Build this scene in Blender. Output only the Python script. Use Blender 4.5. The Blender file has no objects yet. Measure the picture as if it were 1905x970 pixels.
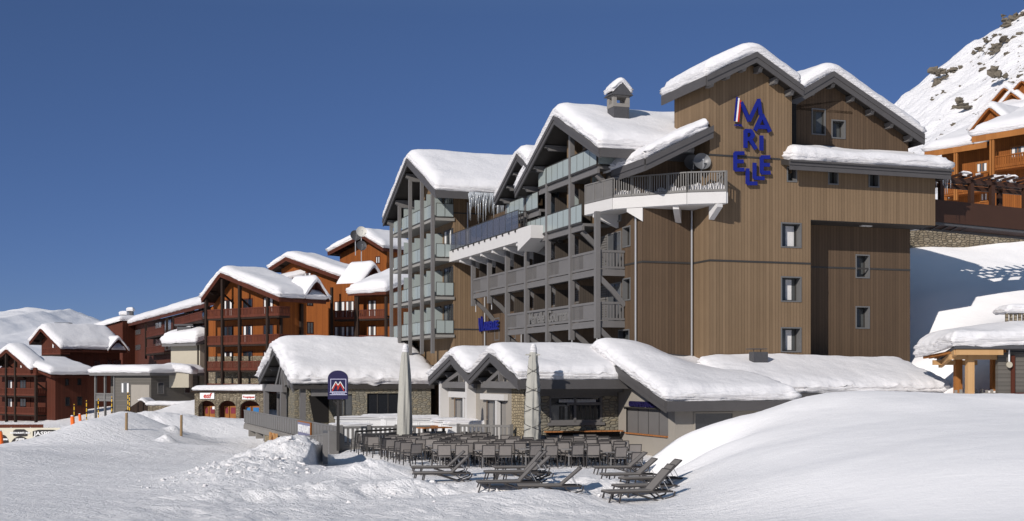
import bpy, math, random
import numpy as np
from mathutils import Vector, Matrix

# ------------------------------------------------------------------ camera, world, sun, exposure
scene = bpy.context.scene
C = scene.collection
F = 2400.0; CX = 952.5; HY = 702.0; CZ = 3.85          # focal (px of the 1905 wide photo), centre, horizon row, eye height
cam_d = bpy.data.cameras.new('camera'); cam = bpy.data.objects.new('camera', cam_d); C.objects.link(cam)
cam.location = (0, 0, CZ); cam.rotation_euler = (math.radians(90), 0, 0)
cam_d.sensor_width = 36; cam_d.lens = 36 * F / 1905
cam_d.shift_y = (HY - 485) / 1905
cam_d.clip_end = 8000; cam_d.clip_start = 0.5
scene.camera = cam
scene.view_settings.view_transform = 'Standard'; scene.view_settings.look = 'None'
scene.view_settings.exposure = 0.30; scene.view_settings.gamma = 1
TRAVEL = Vector((0.876, 1.366, -0.79)).normalized()      # the way the sunlight travels
world = bpy.data.worlds.new('World'); scene.world = world; world.use_nodes = True
wn = world.node_tree; bg = wn.nodes['Background']
sky = wn.nodes.new('ShaderNodeTexSky'); sky.sky_type = 'NISHITA'; sky.sun_disc = False
sky.sun_elevation = math.asin(-TRAVEL.z); sky.sun_rotation = math.atan2(-TRAVEL.x, -TRAVEL.y)
sky.altitude = 2300; sky.air_density = 0.75; sky.dust_density = 0.05; sky.ozone_density = 5.0
# deep high-altitude sky: darker and more violet low down, overhead boosted as fill light
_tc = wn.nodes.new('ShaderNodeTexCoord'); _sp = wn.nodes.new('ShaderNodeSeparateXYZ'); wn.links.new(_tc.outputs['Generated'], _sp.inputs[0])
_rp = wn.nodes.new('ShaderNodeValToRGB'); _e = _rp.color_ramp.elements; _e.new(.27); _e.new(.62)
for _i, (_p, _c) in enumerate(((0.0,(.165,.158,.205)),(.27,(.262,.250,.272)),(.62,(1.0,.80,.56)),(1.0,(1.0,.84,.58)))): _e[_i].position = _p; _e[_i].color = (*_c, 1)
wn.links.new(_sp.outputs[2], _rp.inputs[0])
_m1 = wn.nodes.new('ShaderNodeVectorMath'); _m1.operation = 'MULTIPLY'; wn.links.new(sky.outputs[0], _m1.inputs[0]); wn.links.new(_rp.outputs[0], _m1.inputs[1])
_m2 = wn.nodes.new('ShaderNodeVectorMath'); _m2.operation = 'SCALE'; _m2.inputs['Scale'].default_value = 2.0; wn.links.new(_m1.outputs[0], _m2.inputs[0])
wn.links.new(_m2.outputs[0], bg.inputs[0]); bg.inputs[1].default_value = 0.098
sun_d = bpy.data.lights.new('sun', 'SUN'); sun_d.energy = 3.6; sun_d.angle = math.radians(0.5); sun_d.color = (1, 0.935, 0.865)
sun = bpy.data.objects.new('sun', sun_d); C.objects.link(sun); sun.rotation_euler = TRAVEL.to_track_quat('-Z', 'Y').to_euler()

# ------------------------------------------------------------------ frames
class Frame:
    """a building's own axes: a runs along u (to the right and away), b along d (to the left and away)"""
    def __init__(s, ox, oy, th):
        t = math.radians(th); s.o = (ox, oy); s.th = t
        s.u = (math.cos(t), math.sin(t)); s.d = (-math.sin(t), math.cos(t))
    def loc(s, X, Y):
        x = X - s.o[0]; y = Y - s.o[1]; return x*s.u[0]+y*s.u[1], x*s.d[0]+y*s.d[1]
    def A(s, px, py, a):
        k = (px-CX)/F; X0 = s.o[0]+a*s.u[0]; Y0 = s.o[1]+a*s.u[1]
        b = (k*Y0-X0)/(s.d[0]-k*s.d[1]); Y = Y0+b*s.d[1]; return b, CZ+(HY-py)*Y/F
    def B(s, px, py, b):
        k = (px-CX)/F; X0 = s.o[0]+b*s.d[0]; Y0 = s.o[1]+b*s.d[1]
        a = (k*Y0-X0)/(s.u[0]-k*s.u[1]); Y = Y0+a*s.u[1]; return a, CZ+(HY-py)*Y/F
    def w(s, a, b, z=0): return (s.o[0]+a*s.u[0]+b*s.d[0], s.o[1]+a*s.u[1]+b*s.d[1], z)
def at(px, py, Y): return ((px-CX)/F*Y, Y, CZ+(HY-py)*Y/F)
def frame_at(px, Y, th): return Frame((px-CX)/F*Y, Y, th)
H = Frame(10.55, 68.84, 19.31)                          # the hotel's axes

# ------------------------------------------------------------------ objects
def tag(o, label=None, cat=None, group=None, kind=None):
    if label: o['label'] = label
    if cat: o['category'] = cat
    if group: o['group'] = group
    if kind: o['kind'] = kind
    return o
def empty(name, loc, rz=0, label=None, cat=None, group=None):
    o = bpy.data.objects.new(name, None); C.objects.link(o); o.empty_display_size = .3
    o.location = loc; o.rotation_euler = (0, 0, rz); return tag(o, label, cat, group)
def root_of(fr, name, label, cat, group=None):
    return empty(name, (fr.o[0], fr.o[1], 0), fr.th, label, cat, group)
class MB:
    def __init__(s): s.v = []; s.f = []
    def poly(s, pts):
        n = len(s.v); s.v += [tuple(p) for p in pts]; s.f.append(tuple(range(n, n+len(pts)))); return s
    def box(s, x0, y0, z0, x1, y1, z1):
        if x0 > x1: x0, x1 = x1, x0
        if y0 > y1: y0, y1 = y1, y0
        if z0 > z1: z0, z1 = z1, z0
        n = len(s.v)
        s.v += [(x0,y0,z0),(x1,y0,z0),(x1,y1,z0),(x0,y1,z0),(x0,y0,z1),(x1,y0,z1),(x1,y1,z1),(x0,y1,z1)]
        for q in ((0,3,2,1),(4,5,6,7),(0,1,5,4),(1,2,6,5),(2,3,7,6),(3,0,4,7)): s.f.append(tuple(n+i for i in q))
        return s
    def prism(s, pts, vec):
        n = len(s.v); k = len(pts); vx, vy, vz = vec
        s.v += [tuple(p) for p in pts] + [(p[0]+vx, p[1]+vy, p[2]+vz) for p in pts]
        s.f.append(tuple(n+i for i in range(k))[::-1]); s.f.append(tuple(n+k+i for i in range(k)))
        for i in range(k):
            j = (i+1) % k; s.f.append((n+i, n+j, n+k+j, n+k+i))
        return s
    def bar(s, p, q, w, h, up=(0,0,1)):
        p = Vector(p); q = Vector(q); d = (q-p)
        if d.length < 1e-6: return s
        d.normalize(); upv = Vector(up)
        if abs(d.dot(upv)) > .98: upv = Vector((1,0,0))
        sd = d.cross(upv).normalized(); u2 = sd.cross(d).normalized()
        c = [p+sd*(i*w/2)+u2*(j*h/2) for i, j in ((-1,-1),(1,-1),(1,1),(-1,1))]
        return s.prism(c, q-p)
    def cyl(s, p, q, r0, r1=None, n=10, cap=True):
        r1 = r0 if r1 is None else r1
        p = Vector(p); q = Vector(q); d = (q-p).normalized(); up = Vector((0,0,1)) if abs(d.z) < .95 else Vector((1,0,0))
        x = d.cross(up).normalized(); y = d.cross(x).normalized(); b = len(s.v)
        for c, r in ((p, r0), (q, r1)):
            for i in range(n):
                t = 2*math.pi*i/n; s.v.append(tuple(c + x*(r*math.cos(t)) + y*(r*math.sin(t))))
        for i in range(n):
            j = (i+1) % n; s.f.append((b+i, b+j, b+n+j, b+n+i))
        if cap: s.f.append(tuple(b+i for i in range(n))[::-1]); s.f.append(tuple(b+n+i for i in range(n)))
        return s
    def tube(s, pts, r, n=8):
        for i in range(len(pts)-1): s.cyl(pts[i], pts[i+1], r, r, n)
        return s
    def grid(s, P, close_u=False):
        """P: array [nu][nv][3]"""
        P = np.asarray(P, float); nu, nv, _ = P.shape; b = len(s.v); s.v += [tuple(p) for p in P.reshape(-1, 3)]
        for i in range(nu if close_u else nu-1):
            i2 = (i+1) % nu
            for j in range(nv-1): s.f.append((b+i*nv+j, b+i2*nv+j, b+i2*nv+j+1, b+i*nv+j+1))
        return s
    def build(s, name, mat, parent=None, smooth=False):
        me = bpy.data.meshes.new(name); me.from_pydata(s.v, [], s.f); me.update()
        me.materials.append(M[mat] if isinstance(mat, str) else mat)
        if smooth: me.polygons.foreach_set('use_smooth', [True]*len(me.polygons))
        o = bpy.data.objects.new(name, me); C.objects.link(o)
        if parent: o.parent = parent
        return o
def _split(s):
    par = list(range(len(s.v)))
    def find(i):
        while par[i] != i: par[i] = par[par[i]]; i = par[i]
        return i
    for f in s.f:
        r = find(f[0])
        for i in f[1:]: par[find(i)] = r
    g = {}
    for f in s.f: g.setdefault(find(f[0]), []).append(f)
    out = []
    for fs in g.values():
        m = MB(); mp = {}
        for f in fs:
            for i in f:
                if i not in mp: mp[i] = len(m.v); m.v.append(s.v[i])
            m.f.append(tuple(mp[i] for i in f))
        out.append(m)
    return out
def _build_each(s, name, mat, parent=None): return [m.build(name, mat, parent) for m in _split(s)]
MB.build_each = _build_each
def copy_tree(o, parent=None):
    c = o.copy(); C.objects.link(c)
    if parent: c.parent = parent
    for ch in KIDS(o): copy_tree(ch, c)
    return c
def KIDS(o): return [x for x in o.children]

# ------------------------------------------------------------------ noise
def _h(ix, iy, s):
    n = (ix.astype(np.int64)*374761393 + iy.astype(np.int64)*668265263 + s*1442695041) & 0x7fffffff
    n = ((n ^ (n >> 13)) * 1274126177) & 0x7fffffff
    n = ((n ^ (n >> 16)) * 69069) & 0x7fffffff
    return ((n ^ (n >> 11)) & 0xffff) / 65535.0
def vn(x, y, s=0):
    x = np.asarray(x, float); y = np.asarray(y, float)
    ix = np.floor(x); iy = np.floor(y); fx = x-ix; fy = y-iy
    fx = fx*fx*fx*(fx*(fx*6-15)+10); fy = fy*fy*fy*(fy*(fy*6-15)+10)
    a = _h(ix, iy, s); b = _h(ix+1, iy, s); c = _h(ix, iy+1, s); d = _h(ix+1, iy+1, s)
    return (a*(1-fx)+b*fx)*(1-fy) + (c*(1-fx)+d*fx)*fy
def fbm(x, y, s=0, o=4, g=.5):
    t = 0; a = 1; n = 0
    for i in range(o): t = t + a*(vn(x*2**i+i*17.3, y*2**i-i*9.1, s+i)-.5); n += a; a *= g
    return t/n*2
def sstep(a, b, x):
    t = np.clip((x-a)/(b-a), 0, 1); return t*t*(3-2*t)

# ------------------------------------------------------------------ materials
M = {}
def mat(name, base, rough=.7, metal=0, spec=.3, trans=0, alpha=1):
    m = bpy.data.materials.new(name); m.use_nodes = True; p = m.node_tree.nodes['Principled BSDF']
    p.inputs['Base Color'].default_value = (*base, 1); p.inputs['Roughness'].default_value = rough
    p.inputs['Metallic'].default_value = metal; p.inputs['Specular IOR Level'].default_value = spec
    p.inputs['Transmission Weight'].default_value = trans; p.inputs['Alpha'].default_value = alpha
    M[name] = m; return m, m.node_tree, p
def nd(nt, t, **k):
    n = nt.nodes.new(t)
    for a, b in k.items():
        if hasattr(n, a): setattr(n, a, b)
        else: n.inputs[a.replace('_', ' ')].default_value = b
    return n
def math_n(nt, op, a, b=None, c=None):
    n = nt.nodes.new('ShaderNodeMath'); n.operation = op
    for i, v in enumerate((a, b, c)):
        if v is None: continue
        if hasattr(v, 'links') or isinstance(v, bpy.types.NodeSocket): nt.links.new(v, n.inputs[i])
        else: n.inputs[i].default_value = v
    return n.outputs[0]
def mixc(nt, f, a, b):
    n = nt.nodes.new('ShaderNodeMix'); n.data_type = 'RGBA'
    for i, v in ((0, f), (6, a), (7, b)):
        if isinstance(v, bpy.types.NodeSocket): nt.links.new(v, n.inputs[i])
        elif i == 0: n.inputs[0].default_value = v
        else: n.inputs[i].default_value = (*v, 1)
    return n.outputs[2]
def bump(nt, p, h, strength=.5, dist=.02):
    b = nt.nodes.new('ShaderNodeBump'); b.inputs['Strength'].default_value = strength; b.inputs['Distance'].default_value = dist
    nt.links.new(h, b.inputs['Height']); nt.links.new(b.outputs[0], p.inputs['Normal']); return b
def xyz(nt):
    tc = nt.nodes.new('ShaderNodeTexCoord'); s = nt.nodes.new('ShaderNodeSeparateXYZ'); nt.links.new(tc.outputs['Object'], s.inputs[0])
    return tc.outputs['Object'], s.outputs[0], s.outputs[1], s.outputs[2]
def noise(nt, co, scale, detail=4, dim='3D', rough=.55):
    n = nt.nodes.new('ShaderNodeTexNoise'); n.noise_dimensions = dim; n.inputs['Scale'].default_value = scale
    n.inputs['Detail'].default_value = detail; n.inputs['Roughness'].default_value = rough
    if co is not None: nt.links.new(co, n.inputs['Vector'] if dim != '1D' else n.inputs['W'])
    return n.outputs[0]
def comb(nt, x, y, z):
    n = nt.nodes.new('ShaderNodeCombineXYZ')
    for i, v in enumerate((x, y, z)):
        if isinstance(v, bpy.types.NodeSocket): nt.links.new(v, n.inputs[i])
        else: n.inputs[i].default_value = v
    return n.outputs[0]
def ramp(nt, f, *stops):
    n = nt.nodes.new('ShaderNodeValToRGB'); e = n.color_ramp.elements
    while len(e) < len(stops): e.new(.5)
    for i, (p, c) in enumerate(stops): e[i].position = p; e[i].color = (*c, 1) if not isinstance(c, (int, float)) else (c, c, c, 1)
    nt.links.new(f, n.inputs[0]); return n.outputs[0]

def wood_mat(name, c0, c1, plank=.15, along='z', gap=.06, rough=.75, grooves=.35, bumpd=.02):
    """board cladding: boards run up (along z) or lie level"""
    m, nt, p = mat(name, c0, rough, spec=.15)
    co, x, y, z = xyz(nt)
    t = math_n(nt, 'ADD', x, y) if along == 'z' else z
    q = math_n(nt, 'DIVIDE', t, plank); fl = math_n(nt, 'FLOOR', q); fr = math_n(nt, 'FRACT', q)
    wnz = nt.nodes.new('ShaderNodeTexWhiteNoise'); wnz.noise_dimensions = '1D'; nt.links.new(fl, wnz.inputs['W'])
    if along == 'z': v = comb(nt, math_n(nt, 'MULTIPLY', fl, 7.3), math_n(nt, 'MULTIPLY', t, 9), math_n(nt, 'MULTIPLY', z, .9))
    else: v = comb(nt, math_n(nt, 'MULTIPLY', fl, 7.3), math_n(nt, 'MULTIPLY', t, 9), math_n(nt, 'MULTIPLY', math_n(nt, 'ADD', x, y), .9))
    grain = noise(nt, v, 1.2, 5)
    big = noise(nt, co, .35, 3)
    f = math_n(nt, 'ADD', math_n(nt, 'MULTIPLY', wnz.outputs[0], .5), math_n(nt, 'MULTIPLY', grain, .5))
    f = math_n(nt, 'ADD', f, math_n(nt, 'MULTIPLY', math_n(nt, 'SUBTRACT', big, .5), .6))
    col = mixc(nt, f, c0, c1)
    g = math_n(nt, 'LESS_THAN', fr, gap*2)
    col = mixc(nt, math_n(nt, 'MULTIPLY', g, 1-grooves), col, tuple(x*.35 for x in c0))
    nt.links.new(col, p.inputs['Base Color'])
    bump(nt, p, math_n(nt, 'ADD', math_n(nt, 'SUBTRACT', 1.0, g), math_n(nt, 'MULTIPLY', grain, .3)), .6, bumpd)
    return m
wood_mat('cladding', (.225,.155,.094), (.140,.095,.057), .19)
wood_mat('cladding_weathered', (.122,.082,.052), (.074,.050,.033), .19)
wood_mat('cladding_dark', (.075,.062,.05), (.05,.042,.036), .155)
wood_mat('orange_wood', (.26,.082,.018), (.15,.044,.011), .2)
wood_mat('golden_wood', (.27,.092,.020), (.16,.052,.013), .2)
wood_mat('redbrown_wood', (.095,.028,.016), (.058,.018,.011), .2)
wood_mat('rail_red', (.115,.034,.020), (.08,.024,.015), .25)
wood_mat('dark_timber', (.035,.022,.016), (.022,.014,.011), .3)
wood_mat('grey_siding', (0.133,0.122,0.108), (0.098,0.091,0.081), .2, along='h')
wood_mat('new_timber', (.50,.31,.15), (.40,.23,.10), .5, gap=.0)
wood_mat('amber_timber', (.33,.135,.038), (.22,.085,.024), .5, gap=.0)
wood_mat('bench_wood', (.40,.17,.06), (.28,.11,.04), .3)
def plain_noise(name, c0, c1, rough=.6, scale=2.0, metal=0, spec=.3, bd=0):
    m, nt, p = mat(name, c0, rough, metal, spec); co, x, y, z = xyz(nt)
    n = noise(nt, co, scale, 5); nt.links.new(mixc(nt, n, c0, c1), p.inputs['Base Color'])
    if bd: bump(nt, p, noise(nt, co, scale*8, 4), .5, bd)
    return m
plain_noise('grey_timber', (.155,.148,.145), (.122,.117,.115), .6)
plain_noise('fascia_grey', (0.085,0.081,0.081), (0.064,0.060,0.060), .55)
plain_noise('soffit_dark', (.045,.040,.037), (.03,.027,.025), .7)
plain_noise('rail_grey', (.175,.168,.16), (.135,.13,.125), .55)
plain_noise('render_white', (0.561,0.548,0.535), (0.510,0.497,0.484), .8)
plain_noise('render_beige', (0.302,0.277,0.241), (0.266,0.241,0.209), .85, bd=.004)
plain_noise('render_cream', (0.440,0.400,0.320), (0.384,0.352,0.280), .85)
plain_noise('render_grey', (.20,.19,.175), (.17,.16,.15), .85)
plain_noise('concrete', (0.247,0.232,0.214), (0.195,0.184,0.169), .85, bd=.004)
plain_noise('slab_grey', (0.270,0.262,0.240), (0.225,0.217,0.203), .8)
plain_noise('metal_frame', (.20,.20,.205), (.17,.17,.175), .4, metal=.3)
plain_noise('dark_frame', (.045,.042,.04), (.035,.033,.03), .5)
plain_noise('reveal_metal', (.15,.15,.15), (.12,.12,.12), .45, metal=.1)
plain_noise('slate', (.05,.05,.055), (.08,.08,.085), .6, 6)
plain_noise('pipe_metal', (.50,.50,.50), (.42,.42,.42), .35, metal=.5)
plain_noise('chair_frame', (.055,.05,.048), (.045,.041,.04), .5)
plain_noise('chair_mesh', (.235,.215,.20), (.20,.182,.17), .8, 5)
plain_noise('table_top', (.27,.255,.245), (.23,.22,.21), .55)
plain_noise('cushion_grey', (.185,.170,.158), (.155,.143,.133), .8, 4)
plain_noise('umbrella_cloth', (0.400,0.392,0.352), (0.336,0.328,0.296), .9, 3, bd=.01)
plain_noise('white_plastic', (.78,.78,.77), (.7,.7,.7), .6)
plain_noise('sign_blue', (.008,.016,.20), (.007,.013,.15), .45)
plain_noise('sign_navy', (0.014,0.011,0.060), (0.012,0.010,0.048), .45)
plain_noise('sign_red', (.50,.035,.02), (.42,.03,.018), .5)
plain_noise('sign_lilac', (.55,.55,.72), (.5,.5,.68), .5)
plain_noise('dish_grey', (.16,.165,.17), (.12,.12,.125), .45, metal=.2)
plain_noise('dish_white', (.62,.60,.54), (.55,.53,.48), .5)
plain_noise('bridge_brown', (.050,.022,.013), (.038,.017,.010), .6)
plain_noise('orange_pad', (.85,.16,.02), (.7,.12,.015), .6)
plain_noise('red_pad', (.55,.03,.02), (.45,.02,.015), .6)
plain_noise('yellow_paint', (.75,.45,.03), (.65,.38,.02), .6)
plain_noise('banner_lilac', (.20,.20,.30), (.17,.17,.26), .7)
plain_noise('banner_cream', (.62,.58,.46), (.56,.52,.42), .8)
plain_noise('banner_black', (.03,.028,.027), (.022,.02,.02), .7)
plain_noise('curtain_white', (.72,.71,.70), (.6,.59,.58), .9, 4)
plain_noise('curtain_dark', (.10,.095,.08), (.06,.058,.05), .9, 6)
plain_noise('curtain_red', (.25,.03,.035), (.10,.02,.05), .8, 3)
plain_noise('blue_cloth', (.03,.18,.42), (.02,.12,.3), .8)
plain_noise('post_wood', (.30,.20,.10), (.20,.14,.08), .85, 3)
mat('interior_dark', (.012,.011,.011), .9)
mat('tower_pane', (.07,.075,.075), .12, spec=.5)
mat('glass_dark', (.018,.02,.024), .06, spec=.8)
mat('glass_grey', (.09,.095,.10), .15, spec=.6)
m, nt, p = mat('frosted_glass', (.33,.375,.365), .25, spec=.5, alpha=.90)
m, nt, p = mat('tinted_glass', (.10,.11,.14), .08, spec=.7, alpha=.62)
m, nt, p = mat('icicle', (.70,.74,.78), .15, spec=.5, trans=.5)

def stone_mat(name, sx, c0, c1, c2, mortar, bd=.05):
    m, nt, p = mat(name, c0, .9, spec=.15); co, x, y, z = xyz(nt)
    nz = noise(nt, co, 1.3, 3); t = math_n(nt, 'ADD', x, y)
    v = comb(nt, math_n(nt, 'ADD', math_n(nt, 'MULTIPLY', t, 1/sx), nz), math_n(nt, 'ADD', math_n(nt, 'MULTIPLY', z, 2.3/sx), math_n(nt, 'MULTIPLY', nz, .8)), 0.0)
    a = nt.nodes.new('ShaderNodeTexVoronoi'); a.voronoi_dimensions = '2D'; a.feature = 'F1'; a.inputs['Scale'].default_value = 1; a.inputs['Randomness'].default_value = .75
    e = nt.nodes.new('ShaderNodeTexVoronoi'); e.voronoi_dimensions = '2D'; e.feature = 'DISTANCE_TO_EDGE'; e.inputs['Scale'].default_value = 1; e.inputs['Randomness'].default_value = .75
    nt.links.new(v, a.inputs['Vector']); nt.links.new(v, e.inputs['Vector'])
    s = nt.nodes.new('ShaderNodeSeparateColor'); nt.links.new(a.outputs['Color'], s.inputs[0])
    col = ramp(nt, s.outputs[0], (0, c0), (.45, c1), (.8, c2), (1, tuple(min(1, k*1.25) for k in c1)))
    fine = noise(nt, co, 14, 4); col = mixc(nt, math_n(nt, 'MULTIPLY', fine, .5), col, tuple(k*.5 for k in c0))
    edge = math_n(nt, 'GREATER_THAN', e.outputs['Distance'], .07)
    col = mixc(nt, edge, mortar, col); nt.links.new(col, p.inputs['Base Color'])
    hh = math_n(nt, 'ADD', math_n(nt, 'MULTIPLY', math_n(nt, 'MINIMUM', e.outputs['Distance'], .2), 4), math_n(nt, 'MULTIPLY', fine, .35))
    bump(nt, p, hh, .8, bd); return m
stone_mat('stone', .34, (.27,.25,.20), (.19,.18,.145), (.33,.28,.19), (.12,.11,.09))
stone_mat('stone_warm', .34, (.40,.33,.22), (.27,.22,.14), (.48,.40,.27), (.12,.10,.07))
stone_mat('stone_far', .36, (.28,.23,.16), (.17,.14,.10), (.36,.31,.23), (.08,.07,.055), .08)

def snow_mat(name, tex, bd, base=(.77,.76,.775), smooth_x=False, strata=False):
    m, nt, p = mat(name, base, .75, spec=.12); co, x, y, z = xyz(nt)
    n1 = noise(nt, co, tex, 8, rough=.7); n2 = noise(nt, co, tex*.18, 4)
    h = math_n(nt, 'ADD', n1, math_n(nt, 'MULTIPLY', n2, 1.5))
    if strata:
      gn = nt.nodes.new('ShaderNodeNewGeometry'); gs = nt.nodes.new('ShaderNodeSeparateXYZ'); nt.links.new(gn.outputs['Normal'], gs.inputs[0])
      ms = nt.nodes.new('ShaderNodeMapRange'); nt.links.new(gs.outputs[2], ms.inputs[0]); ms.inputs[1].default_value = .75; ms.inputs[2].default_value = .4; ms.inputs[3].default_value = 0; ms.inputs[4].default_value = 2.6
      h = math_n(nt, 'ADD', h, math_n(nt, 'MULTIPLY', noise(nt, comb(nt, math_n(nt, 'MULTIPLY', x, .5), math_n(nt, 'MULTIPLY', y, .5), math_n(nt, 'MULTIPLY', z, 7.0)), 1.6, 5, rough=.65), ms.outputs[0]))
    if smooth_x:      # wind-packed bank on the right, trampled piste on the left
        mr = nt.nodes.new('ShaderNodeMapRange'); nt.links.new(x, mr.inputs[0]); mr.inputs[1].default_value = 3.5; mr.inputs[2].default_value = 8.0; mr.inputs[3].default_value = 1.0; mr.inputs[4].default_value = .14
        n4 = noise(nt, co, 11.0, 5, rough=.7); h = math_n(nt, 'ADD', h, math_n(nt, 'MULTIPLY', n4, .7)); tr_ = noise(nt, comb(nt, math_n(nt, 'ADD', math_n(nt, 'MULTIPLY', x, 2.2), math_n(nt, 'MULTIPLY', y, 2.0)), math_n(nt, 'ADD', math_n(nt, 'MULTIPLY', x, -.12), math_n(nt, 'MULTIPLY', y, .12)), 0.0), 1.3, 4, rough=.7); h = math_n(nt, 'ADD', h, math_n(nt, 'MULTIPLY', tr_, .9)); h = math_n(nt, 'MULTIPLY', h, mr.outputs[0])
    bump(nt, p, h, 1.0, bd)
    nt.links.new(mixc(nt, n2, base, tuple(k*.96 for k in base)), p.inputs['Base Color'])
    return m
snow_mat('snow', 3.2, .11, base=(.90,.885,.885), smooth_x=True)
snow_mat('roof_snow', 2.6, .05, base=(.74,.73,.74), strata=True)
# ------------------------------------------------------------------ terrain: one sheet of snow
ctl = []
def G(px, py, Y): x, y, z = at(px, py, Y); ctl.append((x, y, z))
def W(x, y, z): ctl.append((x, y, z))
def L(a, b, z): x, y, _ = H.w(a, b); ctl.append((x, y, z))
# terrace and the ground under the buildings
for a, b in ((-18,5),(-14,5),(-10,-1),(-6,-2),(-6,-8),(-10,-7),(-14,-3),(-17,-3),(-12,-12),(-8,-12),(-14,-9),(-9,-15),(-11,-18),(-15,-14),(-3,2),(-5,10),(0,8),(8,8),(-4,20),(0,30),(-10,10)): L(a, b, 0)
for a, b, z in ((-13,30,.1),(-9,42,.3),(5,-3,.8),(10,-3,1.6),(-2,-5,.6)): L(a, b, z)
# foreground
for x, y, z in ((0,20,0),(-6,34,0),(0,34,0),(3,36,0),(-6,42,0),(0,44,0),(-12,26,.1),(-20,40,-.1),(-12,44,-.1),(-22,55,-.6),(-14,55,-.5),(0,10,-.2),(-30,20,.2),(0,-40,-1),(-60,0,0),(30,-10,1),(2.5,44,0),(2.8,50,0),(-3,50,0),(-11,50,-.2),(-10.5,60,-.5)): W(x, y, z)
# field to the left, sinking then level to the ski school
G(480,850,80); G(400,862,76); G(250,858,76); G(100,850,74); G(0,838,74); G(-200,850,70)
G(450,835,93); G(300,832,92); G(500,855,90); G(150,826,93); G(60,829,88)
G(420,812,112); G(340,812,112); G(250,800,115); G(440,790,134); G(400,788,135); G(480,789,134)
G(300,790,128); G(330,772,140); G(361,745,150); G(280,772,150)
# low bank at the left, dropping away behind it
G(0,834,92); G(60,826,94); G(110,810,97); G(150,786,102); G(200,774,106); G(240,768,110); G(270,770,118)
G(0,833,100); G(55,827,102); G(-150,836,100); G(0,850,106); G(60,842,108); G(108,808,104); G(480,838,100); G(440,828,104); G(505,850,96); G(525,845,101); G(0,838,112); G(60,832,115); G(100,815,118); G(150,800,125); G(200,788,130); G(-300,835,90); G(-300,820,150)
G(0,800,165); G(100,797,165); G(200,795,165); G(280,785,160)
W(-70,230,0); W(-40,230,6); W(-10,220,14); W(20,220,24); W(-120,300,0); W(-90,180,-3)
# ground on the right: snow bank crest and its face
G(1905,1000,20); G(1905,970,24); G(1600,975,27); G(1420,970,31); G(1300,972,33.5); G(1240,960,35.5)
G(1222,945,38.2); G(1247,912,43); G(1233,882,50); G(1217,852,57)
G(1292,803,56.3); G(1241,822,57); G(1290,880,44); G(1300,850,49); G(1300,816,55); G(1340,905,38); G(1400,850,42); G(1600,805,42); G(1800,775,45); G(1400,905,35.5); G(1600,880,33); G(1850,860,30)
G(1380,780,54); G(1440,756,55); G(1480,742,56); G(1530,736,57); G(1600,735,57.5); G(1700,735,58); G(1800,736,58.5); G(1905,738,59); G(2050,738,60)
G(1380,792,57.5); G(1480,760,60); G(1600,748,62); G(1750,742,66); G(1905,742,65); G(2100,705,69)
# hillside behind on the right
G(1740,672,74); G(1840,708,67.5); G(1905,700,67.5); G(1840,662,69.5); G(1905,652,70); G(1790,676,70.5); G(1905,612,72.5); G(1800,640,74); G(1850,606,75)
G(1700,668,75.5); G(1760,640,76.5); G(1800,590,79.5); G(1905,530,83); G(1690,560,82); G(1800,520,84.5); G(1693,468,89.5); G(1640,478,89); G(1800,458,91); G(1905,446,92.5); G(2050,430,95); G(2100,560,82)
G(1780,704,71.5); W(30,97,15.4); W(36,99,16); W(24,97,14.8)
for x, y, z in ((32,110,16.3),(42,112,17),(55,115,18),(45,150,20),(30,150,18),(70,150,24),(20,110,14),(15,100,10),(60,90,12),(70,60,6),(50,40,3.2),(45,20,2)): W(x, y, z)
W(100,250,45); W(60,250,32); W(140,200,45); W(250,300,70); W(-250,250,-8); W(-200,100,-5); W(-120,60,-2); W(0,-300,-6); W(-300,-200,-10); W(300,-200,0); W(300,100,30); W(0,400,20); W(-300,400,-10); W(300,400,90)
P = np.array(ctl)
cc = 1.6
def phi(r2): return -np.sqrt(r2+cc*cc)
D2 = ((P[:, None, :2]-P[None, :, :2])**2).sum(-1)
_w = np.linalg.solve(np.block([[phi(D2)+np.eye(len(P))*.06, np.ones((len(P),1))],[np.ones((1,len(P))), np.zeros((1,1))]]), np.concatenate([P[:,2], [0]]))
def base_h(x, y):
    x = np.asarray(x, float); y = np.asarray(y, float); out = np.full(x.shape, _w[-1])
    for (cx, cy, _), w in zip(P, _w[:-1]): out = out + w*phi((x-cx)**2+(y-cy)**2)
    return out
def gauss(x, y, px, Y, r, rx=None):
    cx = (px-CX)/F*Y; rx = rx or r
    return np.exp(-((x-cx)/rx)**2-((y-Y)/r)**2)
lumps = []
rng = random.Random(5)
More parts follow.
